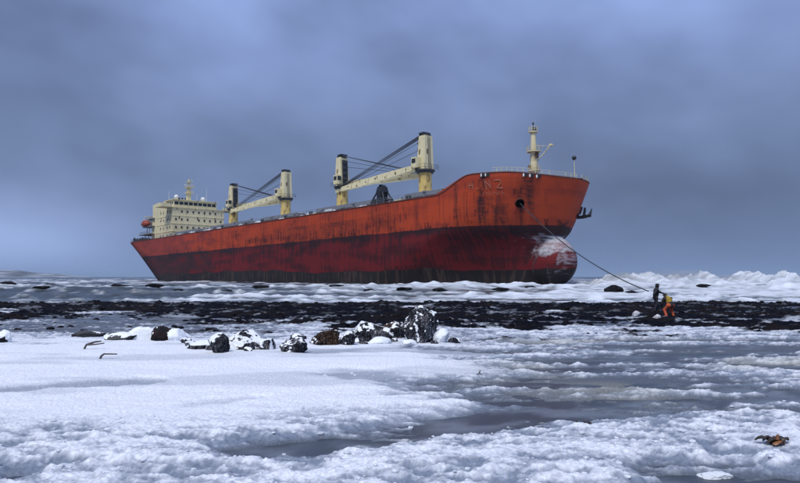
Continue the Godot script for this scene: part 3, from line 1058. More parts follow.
	for e in [[1.0, 4.6, 0.75], [0.0, -5.2, 0.8]]:
		st = st_new()
		tube(st, Vector3(e[0], -0.1, e[1]), Vector3(e[0], 1.0, e[1]), 0.15, 0.15, 8)
		ball(st, Vector3(e[0], 1.5, e[1]), Vector3.ONE * e[2], 14)
		put(st, "satellite_dome", M.pale, m)
	for e in [[0.5, -6.2, 5.5], [-2.0, 6.0, 3.6], [1.0, -2.5, 3.0]]:
		st = st_new()
		tube(st, Vector3(e[0], 0, e[1]), Vector3(e[0], e[2], e[1]), 0.07, 0.04, 6)
		put(st, "aerial", M.pale, m)
	# mooring gear on the poop
	for e in [[170.0, 9.5], [171.0, 3.0], [174.0, 11.0], [174.5, -4.0], [172.5, 7.5]]:
		st = st_new()
		tube(st, Vector3(-e[0], DECK + 1.0, e[1] - 1.1), Vector3(-e[0], DECK + 1.0, e[1] + 1.1), 0.62, 0.62, 12)
		box(st, Vector3(-e[0], DECK + 0.25, e[1]), Vector3(1.8, 0.75, 2.8))
		for q in [-1.1, 1.1]:
			tube(st, Vector3(-e[0], DECK + 1.0, e[1] + q - 0.06), Vector3(-e[0], DECK + 1.0, e[1] + q + 0.06), 0.9, 0.9, 12)
		put(st, "mooring_winch", M.dark_metal, ship)

# ------------------------------------------------------------------ people
func sdf_mesh(bones: Array, cell: float, k: float, cols: Array, arrs: Array) -> void:
	# tapered capsules [a, b, ra, rb, colour index] joined by a smooth minimum, meshed as surface nets
	var lo := Vector3.ONE * 1e9
	var hi := Vector3.ONE * -1e9
	for b in bones:
		var rr: float = maxf(b[2], b[3]) + 3.0 * cell
		for p in [b[0], b[1]]:
			lo = lo.min(p - Vector3.ONE * rr)
			hi = hi.max(p + Vector3.ONE * rr)
	var n := Vector3i(((hi - lo) / cell).ceil()) + Vector3i.ONE
	var D := PackedFloat32Array()
	D.resize(n.x * n.y * n.z)
	D.fill(9.0)
	var R := PackedFloat32Array()
	R.resize(D.size())
	R.fill(9.0)
	var B := PackedByteArray()
	B.resize(D.size())
	for bi in bones.size():
		var b: Array = bones[bi]
		var pa: Vector3 = b[0]
		var ab: Vector3 = b[1] - b[0]
		var l2 := maxf(ab.length_squared(), 1e-9)
		var m: float = maxf(b[2], b[3]) + k + 2.5 * cell
		var i0 := Vector3i(((pa.min(b[1]) - Vector3.ONE * m - lo) / cell).floor()).clamp(Vector3i.ZERO, n - Vector3i.ONE)
		var i1 := Vector3i(((pa.max(b[1]) + Vector3.ONE * m - lo) / cell).ceil()).clamp(Vector3i.ZERO, n - Vector3i.ONE)
		for z in range(i0.z, i1.z + 1):
			for y in range(i0.y, i1.y + 1):
				for x in range(i0.x, i1.x + 1):
					var p := lo + Vector3(x, y, z) * cell - pa
					var t := clampf(p.dot(ab) / l2, 0.0, 1.0)
					var e: float = (p - ab * t).length() - lerpf(b[2], b[3], t)
					var q := (z * n.y + y) * n.x + x
					if e < R[q]:
						R[q] = e
						B[q] = b[4]
					var hh := clampf(0.5 + 0.5 * (e - D[q]) / k, 0.0, 1.0)
					D[q] = lerpf(e, D[q], hh) - k * hh * (1.0 - hh)
	var vid := {}
	var corners := [0, 1, n.x, n.x + 1, n.x * n.y, n.x * n.y + 1, n.x * n.y + n.x, n.x * n.y + n.x + 1]
	var cpos := [Vector3(0, 0, 0), Vector3(1, 0, 0), Vector3(0, 1, 0), Vector3(1, 1, 0), Vector3(0, 0, 1), Vector3(1, 0, 1), Vector3(0, 1, 1), Vector3(1, 1, 1)]
	var edges := [[0, 1], [2, 3], [4, 5], [6, 7], [0, 2], [1, 3], [4, 6], [5, 7], [0, 4], [1, 5], [2, 6], [3, 7]]
	var P: PackedVector3Array = arrs[0]
	var N: PackedVector3Array = arrs[1]
	var C: PackedColorArray = arrs[2]
	var I: PackedInt32Array = arrs[3]
	for z in n.z - 1:
		for y in n.y - 1:
			for x in n.x - 1:
				var q := (z * n.y + y) * n.x + x
				if D[q] > 3.0 * cell:
					continue
				var inside := 0
				for c in corners:
					if D[q + c] < 0.0:
						inside += 1
				if inside == 0 or inside == 8:
					continue
				var sum := Vector3.ZERO
				var cnt := 0
				for e in edges:
					var a: float = D[q + corners[e[0]]]
					var b: float = D[q + corners[e[1]]]
					if (a < 0.0) != (b < 0.0):
						sum += cpos[e[0]].lerp(cpos[e[1]], a / (a - b))
						cnt += 1
				vid[q] = P.size()
				P.append(lo + (Vector3(x, y, z) + sum / cnt) * cell)
				N.append(Vector3(D[q + 1] - D[q] + D[q + n.x + 1] - D[q + n.x], D[q + n.x] - D[q] + D[q + n.x + 1] - D[q + 1], D[q + n.x * n.y] - D[q] + D[q + n.x * n.y + 1] - D[q + 1]).normalized())
				C.append(cols[B[q]])
	var steps := [1, n.x, n.x * n.y]
	for q in vid:
		for ax in 3:
			var a := D[q]
			var b := D[q + steps[ax]]
			if (a < 0.0) == (b < 0.0):
				continue
			var u: int = steps[(ax + 1) % 3]
			var v: int = steps[(ax + 2) % 3]
			if not (vid.has(q - u) and vid.has(q - v) and vid.has(q - u - v)):
				continue
			var f := [vid[q], vid[q - u], vid[q - u - v], vid[q - v]]
			if a < 0.0:
				f.reverse()
			I.append_array([f[0], f[1], f[2], f[0], f[2], f[3]])
	arrs[0] = P; arrs[1] = N; arrs[2] = C; arrs[3] = I

func hand_bones(wrist: Vector3, dir: Vector3, palm_n: Vector3, side: float, curl: float, col: int) -> Array:
	var f := dir.normalized()
	var s := f.cross(palm_n).normalized() * side
	var pn := palm_n.normalized()
	var out := []
	out.append([wrist, wrist + f * 0.04, 0.030, 0.034, col])
	var k := 0
	for e in [[-0.030, 0.062], [-0.010, 0.076], [0.011, 0.070], [0.031, 0.052]]:
		var a: Vector3 = wrist + f * 0.085 + s * e[0]
		out.append([wrist + f * 0.03 + s * e[0] * 0.6, a, 0.018, 0.014, col])
		var d1 := (f + pn * curl * 0.6).normalized()
		var d2 := (f + pn * curl * 1.8).normalized()
		var b: Vector3 = a + d1 * e[1] * 0.5
		out.append([a, b, 0.0115, 0.0105, col])
		out.append([b, b + d2 * e[1] * 0.5, 0.0105, 0.009, col])
		k += 1
	var t0 := wrist + f * 0.03 - s * 0.030
	var t1 := t0 + (f * 0.7 - s * 0.8 + pn * 0.2).normalized() * 0.042
	out.append([t0, t1, 0.016, 0.013, col])
	out.append([t1, t1 + (f * 1.0 - s * 0.25 + pn * 0.5).normalized() * 0.035, 0.012, 0.010, col])
	return out

func person(label: String, at: Vector3, turn: float, J: Dictionary, cols: Array) -> void:
	# J: joints; colours 0 jacket, 1 trousers, 2 boots, 3 gloves, 4 hood or hat, 5 skin, 6 vest
	var B := []
	B.append([J.pelvis, (J.pelvis + J.chest) * 0.5, 0.155, 0.165, 0])
	B.append([(J.pelvis + J.chest) * 0.5, J.chest, 0.168, 0.178, 6])
	B.append([J.chest, J.neck, 0.17, 0.10, 6])
	for q in ["l", "r"]:
		B.append([J.pelvis, J["hip_" + q], 0.14, 0.13, 1])
		B.append([J["hip_" + q], J["knee_" + q], 0.105, 0.08, 1])
		B.append([J["knee_" + q], J["ankle_" + q], 0.08, 0.06, 1])
		var toe: Vector3 = J["toe_" + q]
		B.append([J["ankle_" + q], toe, 0.062, 0.045, 2])
		B.append([J.neck - Vector3(0, 0.06, 0), J["shoulder_" + q], 0.10, 0.095, 0])
		B.append([J["shoulder_" + q], J["elbow_" + q], 0.085, 0.068, 0])
		B.append([J["elbow_" + q], J["wrist_" + q], 0.066, 0.045, 0])
	B.append([J.neck, J.head, 0.07, 0.09, 4])
	var arrs := [PackedVector3Array(), PackedVector3Array(), PackedColorArray(), PackedInt32Array()]
	sdf_mesh(B, 0.024, 0.045, cols, arrs)
	# head: skull, jaw, nose, brow, ears, hood shell behind
	var h: Vector3 = J.head
	var fw: Vector3 = J.face.normalized()
	var up := (J.head - J.neck as Vector3).normalized()
	var sd := fw.cross(up).normalized()
	up = sd.cross(fw).normalized()
	var H := []
	H.append([h + up * 0.05 - fw * 0.015, h + up * 0.05 + fw * 0.005, 0.098, 0.092, 5])
	H.append([h - up * 0.02 + fw * 0.03, h - up * 0.055 + fw * 0.045, 0.066, 0.045, 5])
	H.append([h + up * 0.035 + fw * 0.09, h + up * 0.0 + fw * 0.112, 0.012, 0.017, 5])
	H.append([h - up * 0.035 + fw * 0.085 - sd * 0.02, h - up * 0.035 + fw * 0.085 + sd * 0.02, 0.011, 0.011, 5])
	for q in [-1.0, 1.0]:
		H.append([h + up * 0.055 + fw * 0.082 + sd * q * 0.018, h + up * 0.052 + fw * 0.074 + sd * q * 0.048, 0.015, 0.013, 5])
		H.append([h + up * 0.03 + sd * q * 0.094, h - up * 0.005 + sd * q * 0.09, 0.018, 0.013, 4])
	H.append([h + up * 0.075 - fw * 0.045, h + up * 0.10 + fw * 0.015, 0.108, 0.085, 4])
	H.append([h - up * 0.05 - fw * 0.05, h + up * 0.05 - fw * 0.05, 0.085, 0.105, 4])
	sdf_mesh(H, 0.010, 0.018, cols, arrs)
	for q in [["l", -1.0], ["r", 1.0]]:
		var w: Vector3 = J["wrist_" + q[0]]
		var dd: Vector3 = w - J["elbow_" + q[0]]
		var pn: Vector3 = J.get("palm_" + q[0], Vector3.DOWN)
		sdf_mesh(hand_bones(w, dd, (pn - dd.normalized() * pn.dot(dd.normalized())).normalized(), q[1], J.get("curl", 0.5), 3), 0.007, 0.008, cols, arrs)
	var arr := []
	arr.resize(Mesh.ARRAY_MAX)
	arr[Mesh.ARRAY_VERTEX] = arrs[0]
	arr[Mesh.ARRAY_NORMAL] = arrs[1]
	arr[Mesh.ARRAY_COLOR] = arrs[2]
	arr[Mesh.ARRAY_INDEX] = arrs[3]
	var am := ArrayMesh.new()
	am.add_surface_from_arrays(Mesh.PRIMITIVE_TRIANGLES, arr)
	var o := base("person", at, turn)
	o.scale = Vector3.ONE * 1.06
	put_mesh(am, "body", M.cloth, o)
	tag(o, label, "person")

# ------------------------------------------------------------------ sky
func make_sky() -> Sky:
	var w := 768
	var h := 384
	var n := FastNoiseLite.new()
	n.seed = 3
	n.frequency = 0.9
	n.fractal_octaves = 5
	n.fractal_gain = 0.55
	var data := PackedFloat32Array()
	data.resize(w * h * 3)
	var k := 0
	for j in h:
		var el := (0.5 - (j + 0.5) / h) * PI
		for i in w:
			var az := wrapf((i + 0.5) / w * TAU, -PI, PI)
			var dir := Vector3(sin(az) * cos(el), sin(el), -cos(az) * cos(el))
			var e := maxf(el, 0.0)
			# a grey-blue deck of cloud, thinner overhead; brighter air under its edge towards the stern of the ship
			var c := Color(0.085, 0.118, 0.204).lerp(Color(0.142, 0.196, 0.365), ss(0.16, 0.46, e))
			var gap := ss(-0.30, -0.62, az) * (1.0 - ss(-1.3, -2.2, az)) * exp(-pow((e - 0.045) / 0.06, 2.0))
			c = c.lerp(Color(0.20, 0.265, 0.445), gap * 0.9)
			c = c.lerp(Color(0.120, 0.172, 0.305), exp(-e / 0.035) * 0.7)
			if el > -0.05:
				var q := Vector3(dir.x, dir.y * 1.9 + 0.25 * dir.x, dir.z)
				var a := n.get_noise_3dv(q * 1.5 + Vector3(4.0, 1.0, 2.0))
				var b := n.get_noise_3dv(q * 5.0 + Vector3(9, 9, 9))
				var f := 1.0 + (0.58 * a + 0.18 * b) * (0.30 + 0.70 * ss(0.0, 0.16, e))
				c *= f
			data[k] = c.r
			data[k + 1] = c.g
			data[k + 2] = c.b
			k += 3
	var im := Image.create_from_data(w, h, false, Image.FORMAT_RGBF, data.to_byte_array())
	var pm := PanoramaSkyMaterial.new()
	pm.panorama = ImageTexture.create_from_image(im)
	var s := Sky.new()
	s.sky_material = pm
	return s

# ------------------------------------------------------------------ scene
func _ready() -> void:
	# camera
	var cam := Camera3D.new()
	cam.name = "camera"
	add_child(cam)
	cam.position = Vector3(0, EYE, 0)
	cam.rotation_degrees = Vector3(3.28, 0, 0)
	cam.fov = 42.56
	cam.far = 40000.0
	cam.near = 0.1
	cam.current = true
	# sky and exposure
	var env := Environment.new()
	env.background_mode = Environment.BG_SKY
	env.sky = make_sky()
	env.tonemap_mode = Environment.TONE_MAPPER_LINEAR
	env.tonemap_exposure = 1.82
	env.sdfgi_enabled = true
	env.ssao_enabled = true
	env.ssil_enabled = true
	env.fog_enabled = true
	env.fog_density = 0.0001
	env.volumetric_fog_enabled = true
	env.volumetric_fog_density = 0.0
	env.fog_light_color = Color(0.80, 0.90, 1.0)
	var we := WorldEnvironment.new()
	we.name = "environment"
	we.environment = env
	add_child(we)
	# daylight filtered by the overcast, from behind the viewer's left shoulder
	var sun := DirectionalLight3D.new()
	sun.name = "sun"
	sun.light_energy = 0.5
	sun.light_color = Color(1.0, 0.98, 0.94)
	sun.light_angular_distance = 24.0
	sun.shadow_enabled = true
	add_child(sun)
	sun.rotation_degrees = Vector3(-56, -25, 0)

	rng.seed = 77
	nz.seed = 1; nz.frequency = 0.1; nz.fractal_octaves = 4
	ns.seed = 2; ns.frequency = 0.1; ns.fractal_octaves = 2
	nc.seed = 3; nc.frequency = 0.8; nc.noise_type = FastNoiseLite.TYPE_CELLULAR; nc.fractal_octaves = 2; nc.cellular_return_type = FastNoiseLite.RETURN_DISTANCE

	# materials
	M.ground = StandardMaterial3D.new()
	M.ground.vertex_color_use_as_albedo = true
	M.ground.roughness = 0.7
	M.ground.metallic_specular = 0.12
	M.ground.normal_enabled = true
	M.ground.normal_texture = grain_normal(0.03, 3.0, 4)
	M.ground.normal_scale = 0.8
	var gn := FastNoiseLite.new()
	gn.seed = 91
	gn.frequency = 0.022
	gn.fractal_octaves = 4
	var gi := gn.get_seamless_image(512, 512)
	M.ground.albedo_texture = tex_from(512, 512, func(px, py):
		var v := gi.get_pixel(px, py).r
		var t := 0.88 + 0.12 * ss(0.25, 0.65, v)
		return Color(t * 0.985, t * 0.99, t))
	M.ground.uv1_triplanar = true
	M.ground.uv1_world_triplanar = true
	M.ground.uv1_scale = Vector3.ONE * 1.7
	M.snow = mat(Color(0.78, 0.82, 0.87), 0.7)
	M.snow.normal_enabled = true
	M.snow.normal_texture = M.ground.normal_texture
	M.snow.uv1_triplanar = true
	M.snow.uv1_scale = Vector3.ONE * 2.5
	M.rock = StandardMaterial3D.new()
	M.rock.vertex_color_use_as_albedo = true
	M.rock.roughness = 0.65
	M.rock.metallic_specular = 0.14
	M.rock.normal_enabled = true
	M.rock.normal_texture = grain_normal(0.02, 5.0, 14)
	M.rock.uv1_triplanar = true
	M.rock.uv1_scale = Vector3.ONE * 1.4
	# stone frosted in runs and specks
	var bn := FastNoiseLite.new()
	bn.seed = 57
	bn.frequency = 0.03
	bn.fractal_octaves = 5
	bn.fractal_gain = 0.62
	M.boulder = M.rock.duplicate()
	M.boulder.uv1_scale = Vector3.ONE * 0.9
	M.boulder.normal_scale = 1.6
	M.boulder.albedo_texture = tex_from(512, 512, func(px, py):
		var v := bn.get_noise_2d(px * 1.0, py * 0.42) + 0.6 * bn.get_noise_2d(px * 3.1 + 90.0, py * 1.5)
		var k := ss(0.14, 0.55, v)
		return Color(0.055, 0.056, 0.06).lerp(Color(1, 1, 1), k).linear_to_srgb())
	M.melt = StandardMaterial3D.new()
	M.melt.vertex_color_use_as_albedo = true
	M.melt.roughness = 0.32
	M.melt.metallic_specular = 0.35
	M.melt.normal_enabled = true
	M.melt.normal_texture = grain_normal(0.015, 2.0, 24)
	M.melt.normal_scale = 0.25
	M.melt.uv1_triplanar = true
	M.melt.uv1_world_triplanar = true
	M.melt.uv1_scale = Vector3.ONE * 0.8
	M.sea = M.melt.duplicate()
	M.sea.metallic_specular = 0.5
	M.sea.roughness = 0.3
	M.sea.normal_scale = 0.8
	M.sea.uv1_scale = Vector3.ONE * 0.25
	M.foam = M.ground.duplicate()
	M.foam.roughness = 0.8
	M.cloth = StandardMaterial3D.new()
	M.cloth.vertex_color_use_as_albedo = true
	M.cloth.roughness = 0.8
	M.cream = painted(Color(0.66, 0.60, 0.37), 0.075, 0.16, 31)
	M.cream_dark = mat(Color(0.36, 0.32, 0.20), 0.6)
	M.ochre = painted(Color(0.54, 0.41, 0.14), 0.12, 0.18, 41)
	M.grey_metal = painted(Color(0.20, 0.22, 0.25), 0.05, 0.3, 51)
	M.dark_metal = mat(Color(0.035, 0.038, 0.045), 0.55)
	M.rust_metal = mat(Color(0.10, 0.06, 0.035), 0.75)
	M.red_paint = mat(Color(0.28, 0.045, 0.022), 0.6)
	M.red_dark = mat(Color(0.10, 0.03, 0.02), 0.65)
	M.deck = mat(Color(0.16, 0.06, 0.045), 0.7)
	M.black = mat(Color(0.012, 0.012, 0.015), 0.5)
	M.wire = mat(Color(0.03, 0.034, 0.045), 0.5)
	M.pale = mat(Color(0.72, 0.74, 0.74), 0.5)
	M.worn_white = mat(Color(0.34, 0.11, 0.06), 0.7)
	M.glass_dark = mat(Color(0.02, 0.024, 0.03), 0.08)
	print("materials")

	# ---- the setting
	make_wet()
	var g := fan(3.2, 74.0, 620, 600, 0.72, ground_h)
	var ground := put_mesh(grid_mesh(g[0], g[1], PackedVector2Array(), 600, 620), "ground", M.ground)
	ground.set_meta("kind", "structure")
	print("ground")
	var wsh := fan(3.0, 70.0, 150, 140, 0.74, func(x, d):
		var t := nz.get_noise_2d(x * 4.0, d * 7.0) + 0.5 * nz.get_noise_2d(x * 14.0, d * 20.0)
		gcol = Color(0.045, 0.054, 0.068).lerp(Color(0.16, 0.185, 0.225), ss(-0.1, 0.45, t) * 0.8)
		return lev(d) - 0.036 + 0.004 * t)
	var mw := put_mesh(grid_mesh(wsh[0], wsh[1], PackedVector2Array(), 140, 150), "meltwater", M.melt)
	mw.set_meta("kind", "structure")
	# the shore goes on beside and behind the viewer
	var P := PackedVector3Array()
	var C := PackedColorArray()
	for r in 61:
		for c in 61:
			var x := (c - 30) * 6.0
			var d := -200.0 + r * 4.8
			P.append(Vector3(x, lev(maxf(d, 0.0)) - 0.28 + 0.06 * nz.get_noise_2d(x, d), -d))
			C.append(Color(0.72, 0.76, 0.81) if d < 26.0 else Color(0.03, 0.03, 0.035))
	var shore := put_mesh(grid_mesh(P, C, PackedVector2Array(), 61, 61), "shore", M.ground)
	shore.set_meta("kind", "structure")
	# sea, from the edge of the shelf to the horizon
	var rows := 520
	var cols := 460
	P = PackedVector3Array()
	C = PackedColorArray()
	var d := 56.0
	for r in rows:
		for c in cols:
			var x := (2.0 * c / (cols - 1) - 1.0) * 0.85 * d
			P.append(Vector3(x, sea_h(x, d), -d))
			C.append(gcol)
		if d < 135.0:
			d *= 1.0028
		elif d < 400.0:
			d *= 1.008
		else:
			d *= 1.06
	var pick := PackedByteArray()
	pick.resize(P.size())
	for i in P.size():
		pick[i] = 1 if C[i].a > 0.45 else 0
	for i in C.size():
		C[i].a = 1.0
	var sm := grid_mesh(P, C, PackedVector2Array(), cols, rows, pick)
	sm.surface_set_material(0, M.sea)
	sm.surface_set_material(1, M.foam)
	var sea := put_mesh(sm, "sea", null)
	sea.set_meta("kind", "structure")
	print("sea ", d)
	# far headland off the stern
	P = PackedVector3Array()
	C = PackedColorArray()
	for r in 12:
		for c in 80:
			var x := lerpf(-5200.0, -1500.0, c / 79.0)
			var t := r / 11.0
			var top := 62.0 * (1.0 - ss(-2600.0, -1560.0, x)) + 16.0 * nz.get_noise_1d(x * 0.02)
			var y := maxf(top, 0.0) * sin(PI * 0.5 * ss(0.0, 0.55, t)) * (1.0 - ss(0.6, 1.0, t)) - 2.0
			y += 5.0 * nz.get_noise_2d(x * 0.05, t * 60.0) * sin(PI * t)
			P.append(Vector3(x, y, -3000.0 - t * 900.0))
			var sn := ss(-0.1, 0.2, nz.get_noise_2d(x * 0.06, t * 90.0))
			C.append(Color(0.08, 0.085, 0.09).lerp(Color(0.6, 0.62, 0.66), sn * 0.8))
	var hills := put_mesh(grid_mesh(P, C, PackedVector2Array(), 80, 12), "hills", M.foam)
	hills.set_meta("kind", "structure")

	# ---- the ship
	ship = base("cargo_ship", Vector3(29.3, -0.95, -97.7))
	ship.basis = Basis(Vector3.UP, deg_to_rad(-48.7)) * Basis(Vector3.BACK, deg_to_rad(0.55))
	tag(ship, "long orange and dark red cargo ship with cream cranes aground in the surf", "ship")
	build_hull()
	crane(36.4, -1.0, 0.9, 28.6, 24.6)
	crane(65.0, 1.0, -0.9, 27.2, 24.7)
	crane(90.8, -1.0, 0.9, 29.2, 24.6)
	crane(121.5, 1.0, -0.9, 29.2, 24.9)
	build_deck_gear()
	build_bow()
	build_house()
	print("ship")
	things()
	spray()
	people()
	print("done")

func on_ship(p: Vector3) -> Vector3:
	return ship.transform * p

func things() -> void:
	# cargo grab standing on the hatch
	var o := base("cargo_grab", on_ship(Vector3(-37.6, DECK - 0.1, 10.4)), deg_to_rad(-48.7))
	o.scale = Vector3.ONE * 0.86
	tag(o, "black clamshell cargo grab standing on the ship's deck between two cranes", "grab")
	var st := st_new()
	for q in [-1.0, 1.0]:
		st = st_new()
		var n := 8
		for i in n:
			var a0 := lerpf(0.0, PI * 0.5, float(i) / n)
			var a1 := lerpf(0.0, PI * 0.5, float(i + 1) / n)
			var p0 := Vector3(q * (0.1 + 2.0 * sin(a0)), 2.0 - 2.0 * cos(a0), 0)
			var p1 := Vector3(q * (0.1 + 2.0 * sin(a1)), 2.0 - 2.0 * cos(a1), 0)
			quad(st, p0 + Vector3(0, 0, -1.4), p1 + Vector3(0, 0, -1.4), p1 + Vector3(0, 0, 1.4), p0 + Vector3(0, 0, 1.4))
			for z in [-1.4, 1.4]:
				quad(st, p0 + Vector3(0, 0, z), p1 + Vector3(0, 0, z), Vector3(q * 0.1, 2.0, z), Vector3(q * 0.1, 2.0, z), Vector3(0, 0, signf(z)))
		put(st, "jaw", M.black, o)
	for q in [[-1, -1], [-1, 1], [1, -1], [1, 1]]:
		st = st_new()
		tube(st, Vector3(q[0] * 1.9, 1.9, q[1] * 1.2), Vector3(q[0] * 0.5, 4.3, q[1] * 0.5), 0.2, 0.17, 7)
		put(st, "arm", M.black, o)
	st = st_new()
	box(st, Vector3(0, 4.1, 0), Vector3(2.3, 1.3, 1.9), Basis.IDENTITY, Vector2(0.7, 0.8))
	tube(st, Vector3(0, 4.7, -0.6), Vector3(0, 4.7, 0.6), 0.55, 0.55, 12)
	box(st, Vector3(0, 2.7, 0), Vector3(1.5, 1.8, 2.0))
	put(st, "head", M.black, o)
	# lifeboat in its davits
	o = base("lifeboat", on_ship(Vector3(-168.0, DECK + 5.4, 10.2)), deg_to_rad(-48.7))
	tag(o, "small red enclosed lifeboat hanging beside the ship's cream deckhouse", "lifeboat")
	st = st_new()
	ball(st, Vector3(0, 1.0, 0), Vector3(3.4, 1.0, 1.25), 16)
	put(st, "hull", M.red_paint, o)
	st = st_new()
	ball(st, Vector3(-0.2, 1.55, 0), Vector3(2.7, 0.85, 1.05), 14)
	put(st, "canopy", M.lifeboat_red if M.has("lifeboat_red") else M.red_paint, o)
	for x in [-2.0, 2.0]:
		st = st_new()
		tube(st, Vector3(x, 2.2, 0), Vector3(x, 3.6, -0.2), 0.07, 0.07, 6)
		tube(st, Vector3(x, 3.6, -0.2), Vector3(x, 3.4, -2.4), 0.16, 0.16, 6)
		tube(st, Vector3(x, 3.4, -2.4), Vector3(x, 0.0, -2.6), 0.16, 0.2, 6)
		put(st, "davit", M.cream, o)
	# the line from the bow into the surf
	st = st_new()
	var a := on_ship(hull_p(6.2, 15.1, 1.0, 0.35))
	var b := Vector3(29.6, 0.75, -74.0)
	var prev := a
	for i in range(1, 33):
		var t := i / 32.0
		var p := a.lerp(b, t) + Vector3.DOWN * 4.0 * t * (1.0 - t) * 1.5
		tube(st, prev, p, 0.07, 0.07, 6, false)
		prev = p
	var rope := put(st, "mooring_rope", M.wire)
	tag(rope, "dark rope stretched from the ship's bow down into the breaking surf", "rope")
	rocks()

func rocks() -> void:
	var dk := Color(0.020, 0.021, 0.025)
	var gr := Color(0.075, 0.075, 0.082)
	var br := Color(0.060, 0.040, 0.028)
	var g1 := "boulders on the snow bank"
	rock("boulder", "tallest boulder on the snow bank, dark with frosty streaks", "boulder", g1, 0.55, 18.45, Vector3(1.15, 1.12, 0.95), 101, 0.10, 0.3, dk, gr, 5)
	rock("boulder", "tilted slab boulder under a thick snow cover beside the tallest boulder", "boulder", g1, -0.92, 19.2, Vector3(1.35, 0.72, 1.0), 102, 0.18, -0.5, dk, gr, 4)
	rock("boulder", "dark boulder wedged between the tilted slab and the tallest boulder", "boulder", g1, -0.15, 20.4, Vector3(1.0, 0.62, 0.7), 103, -0.25, 0.2, dk, br, 4)
	rock("boulder", "long low brownish boulder with a round black one at its end", "boulder", g1, -1.95, 17.55, Vector3(1.05, 0.46, 0.66), 104, -0.18, 0.15, br * 0.35, dk, 4)
	rock("boulder", "small black rounded boulder against the end of the long brown one", "boulder", g1, -1.47, 17.4, Vector3(0.5, 0.45, 0.5), 105, -0.05, 0.9, dk, dk, 4)
	rock("boulder", "rounded boulder mottled with small snow patches, alone on the drift", "boulder", g1, -2.6, 15.35, Vector3(0.74, 0.46, 0.6), 106, 0.10, 1.9, dk, gr, 4)
	rock("boulder", "black upright boulder in front of a snow-covered one", "boulder", g1, -4.45, 15.35, Vector3(0.56, 0.60, 0.5), 107, -0.12, 0.8, dk, dk, 4)
	rock("boulder", "broad boulder almost buried in snow behind the black upright one", "boulder", g1, -4.05, 16.2, Vector3(0.95, 0.58, 0.8), 108, 0.45, 0.3, dk, gr, 4)
	rock("boulder", "flat snowy boulder at the end of the row by the black upright one", "boulder", g1, -5.15, 16.2, Vector3(0.75, 0.26, 0.5), 109, 0.45, 0.4, dk, gr, 3)
	rock("boulder", "small grey boulder with a snow top beside the broad buried one", "boulder", g1, -3.4, 16.1, Vector3(0.42, 0.34, 0.4), 110, 0.42, 1.2, gr, dk, 3)
	for e in [[-3.0, 16.6, 0.34, 0.22], [-2.3, 17.6, 0.40, 0.24], [-1.3, 18.3, 0.36, 0.22], [-0.2, 18.9, 0.34, 0.2], [-4.8, 15.9, 0.3, 0.2], [-5.6, 16.7, 0.36, 0.2], [-3.75, 15.5, 0.26, 0.16], [-1.05, 17.7, 0.3, 0.16], [1.0, 17.9, 0.26, 0.16], [-6.2, 18.2, 0.36, 0.2], [-7.0, 20.3, 0.45, 0.26], [-9.4, 20.4, 0.5, 0.22], [-5.9, 20.2, 0.45, 0.24], [-3.2, 19.6, 0.5, 0.26], [-1.7, 20.4, 0.5, 0.3]]:
		rock("boulder", "small dark broken rock, one of the rubble lying between the boulders", "rock", "rubble between the boulders", e[0], e[1], Vector3(e[2], e[3], e[2] * 0.8), int(600.0 + e[0] * 7.0), 0.05, e[0], dk, gr, 3)
	var g2 := "ice lumps between the boulders"
	var li := Color(0.62, 0.66, 0.72)
	rock("ice_lump", "flat white ice lump at the foot of the tilted slab boulder", "ice", g2, -0.62, 18.1, Vector3(0.62, 0.22, 0.4), 120, 1.0, 0.4, li, li, 3)
	rock("ice_lump", "white ice lump at the foot of the tallest boulder, on its shaded side", "ice", g2, 0.22, 17.5, Vector3(0.4, 0.2, 0.3), 121, 1.0, 0.2, li, li, 3)
	rock("ice_lump", "upright white ice lump leaning on the tallest boulder", "ice", g2, 1.22, 18.5, Vector3(0.46, 0.40, 0.4), 122, 1.0, 0.7, li, li, 3)
	rock("boulder", "small dark wedge of rock past the upright ice lump", "boulder", g1, 1.62, 18.5, Vector3(0.42, 0.24, 0.35), 123, 0.05, 0.5, dk, gr, 3)
	var g3 := "stones in the snow line towards the shelf"
	rock("stone", "long dark stone with a flat snow strip behind the driftwood", "stone", g3, -10.6, 21.3, Vector3(1.0, 0.28, 0.5), 130, -0.2, 0.1, dk, gr, 3)
	rock("stone", "low grey stone half under snow next to a white ice lump", "stone", g3, -8.6, 19.3, Vector3(0.85, 0.26, 0.5), 131, 0.25, 0.1, dk, gr, 3)
	rock("ice_lump", "rounded white ice lump between a grey stone and a brown one", "ice", g3, -8.1, 19.6, Vector3(0.7, 0.40, 0.5), 132, 1.0, 0.1, li, li, 3)
	rock("stone", "dark red-brown stone between two white ice lumps", "stone", g3, -7.35, 19.3, Vector3(0.56, 0.46, 0.5), 133, -0.3, 0.9, Color(0.030, 0.018, 0.016), dk, 3)
	rock("ice_lump", "white ice lump against the red-brown stone, on the boulders' side", "ice", g3, -6.9, 19.3, Vector3(0.5, 0.36, 0.45), 134, 0.9, 0.4, li, gr, 3)
	rock("stone", "small snowy stone standing by itself on the far end of the drift", "stone", g3, -11.75, 18.5, Vector3(0.5, 0.38, 0.4), 135, 0.4, 0.4, dk, gr, 3)
	rock("ice_lump", "round white ice lump lying in the dark water lead", "ice", "", 2.75, 5.52, Vector3(0.25, 0.11, 0.2), 136, -4.0, 0.0, li, li, 4)
	# rocks awash in the surf
	var k := 0
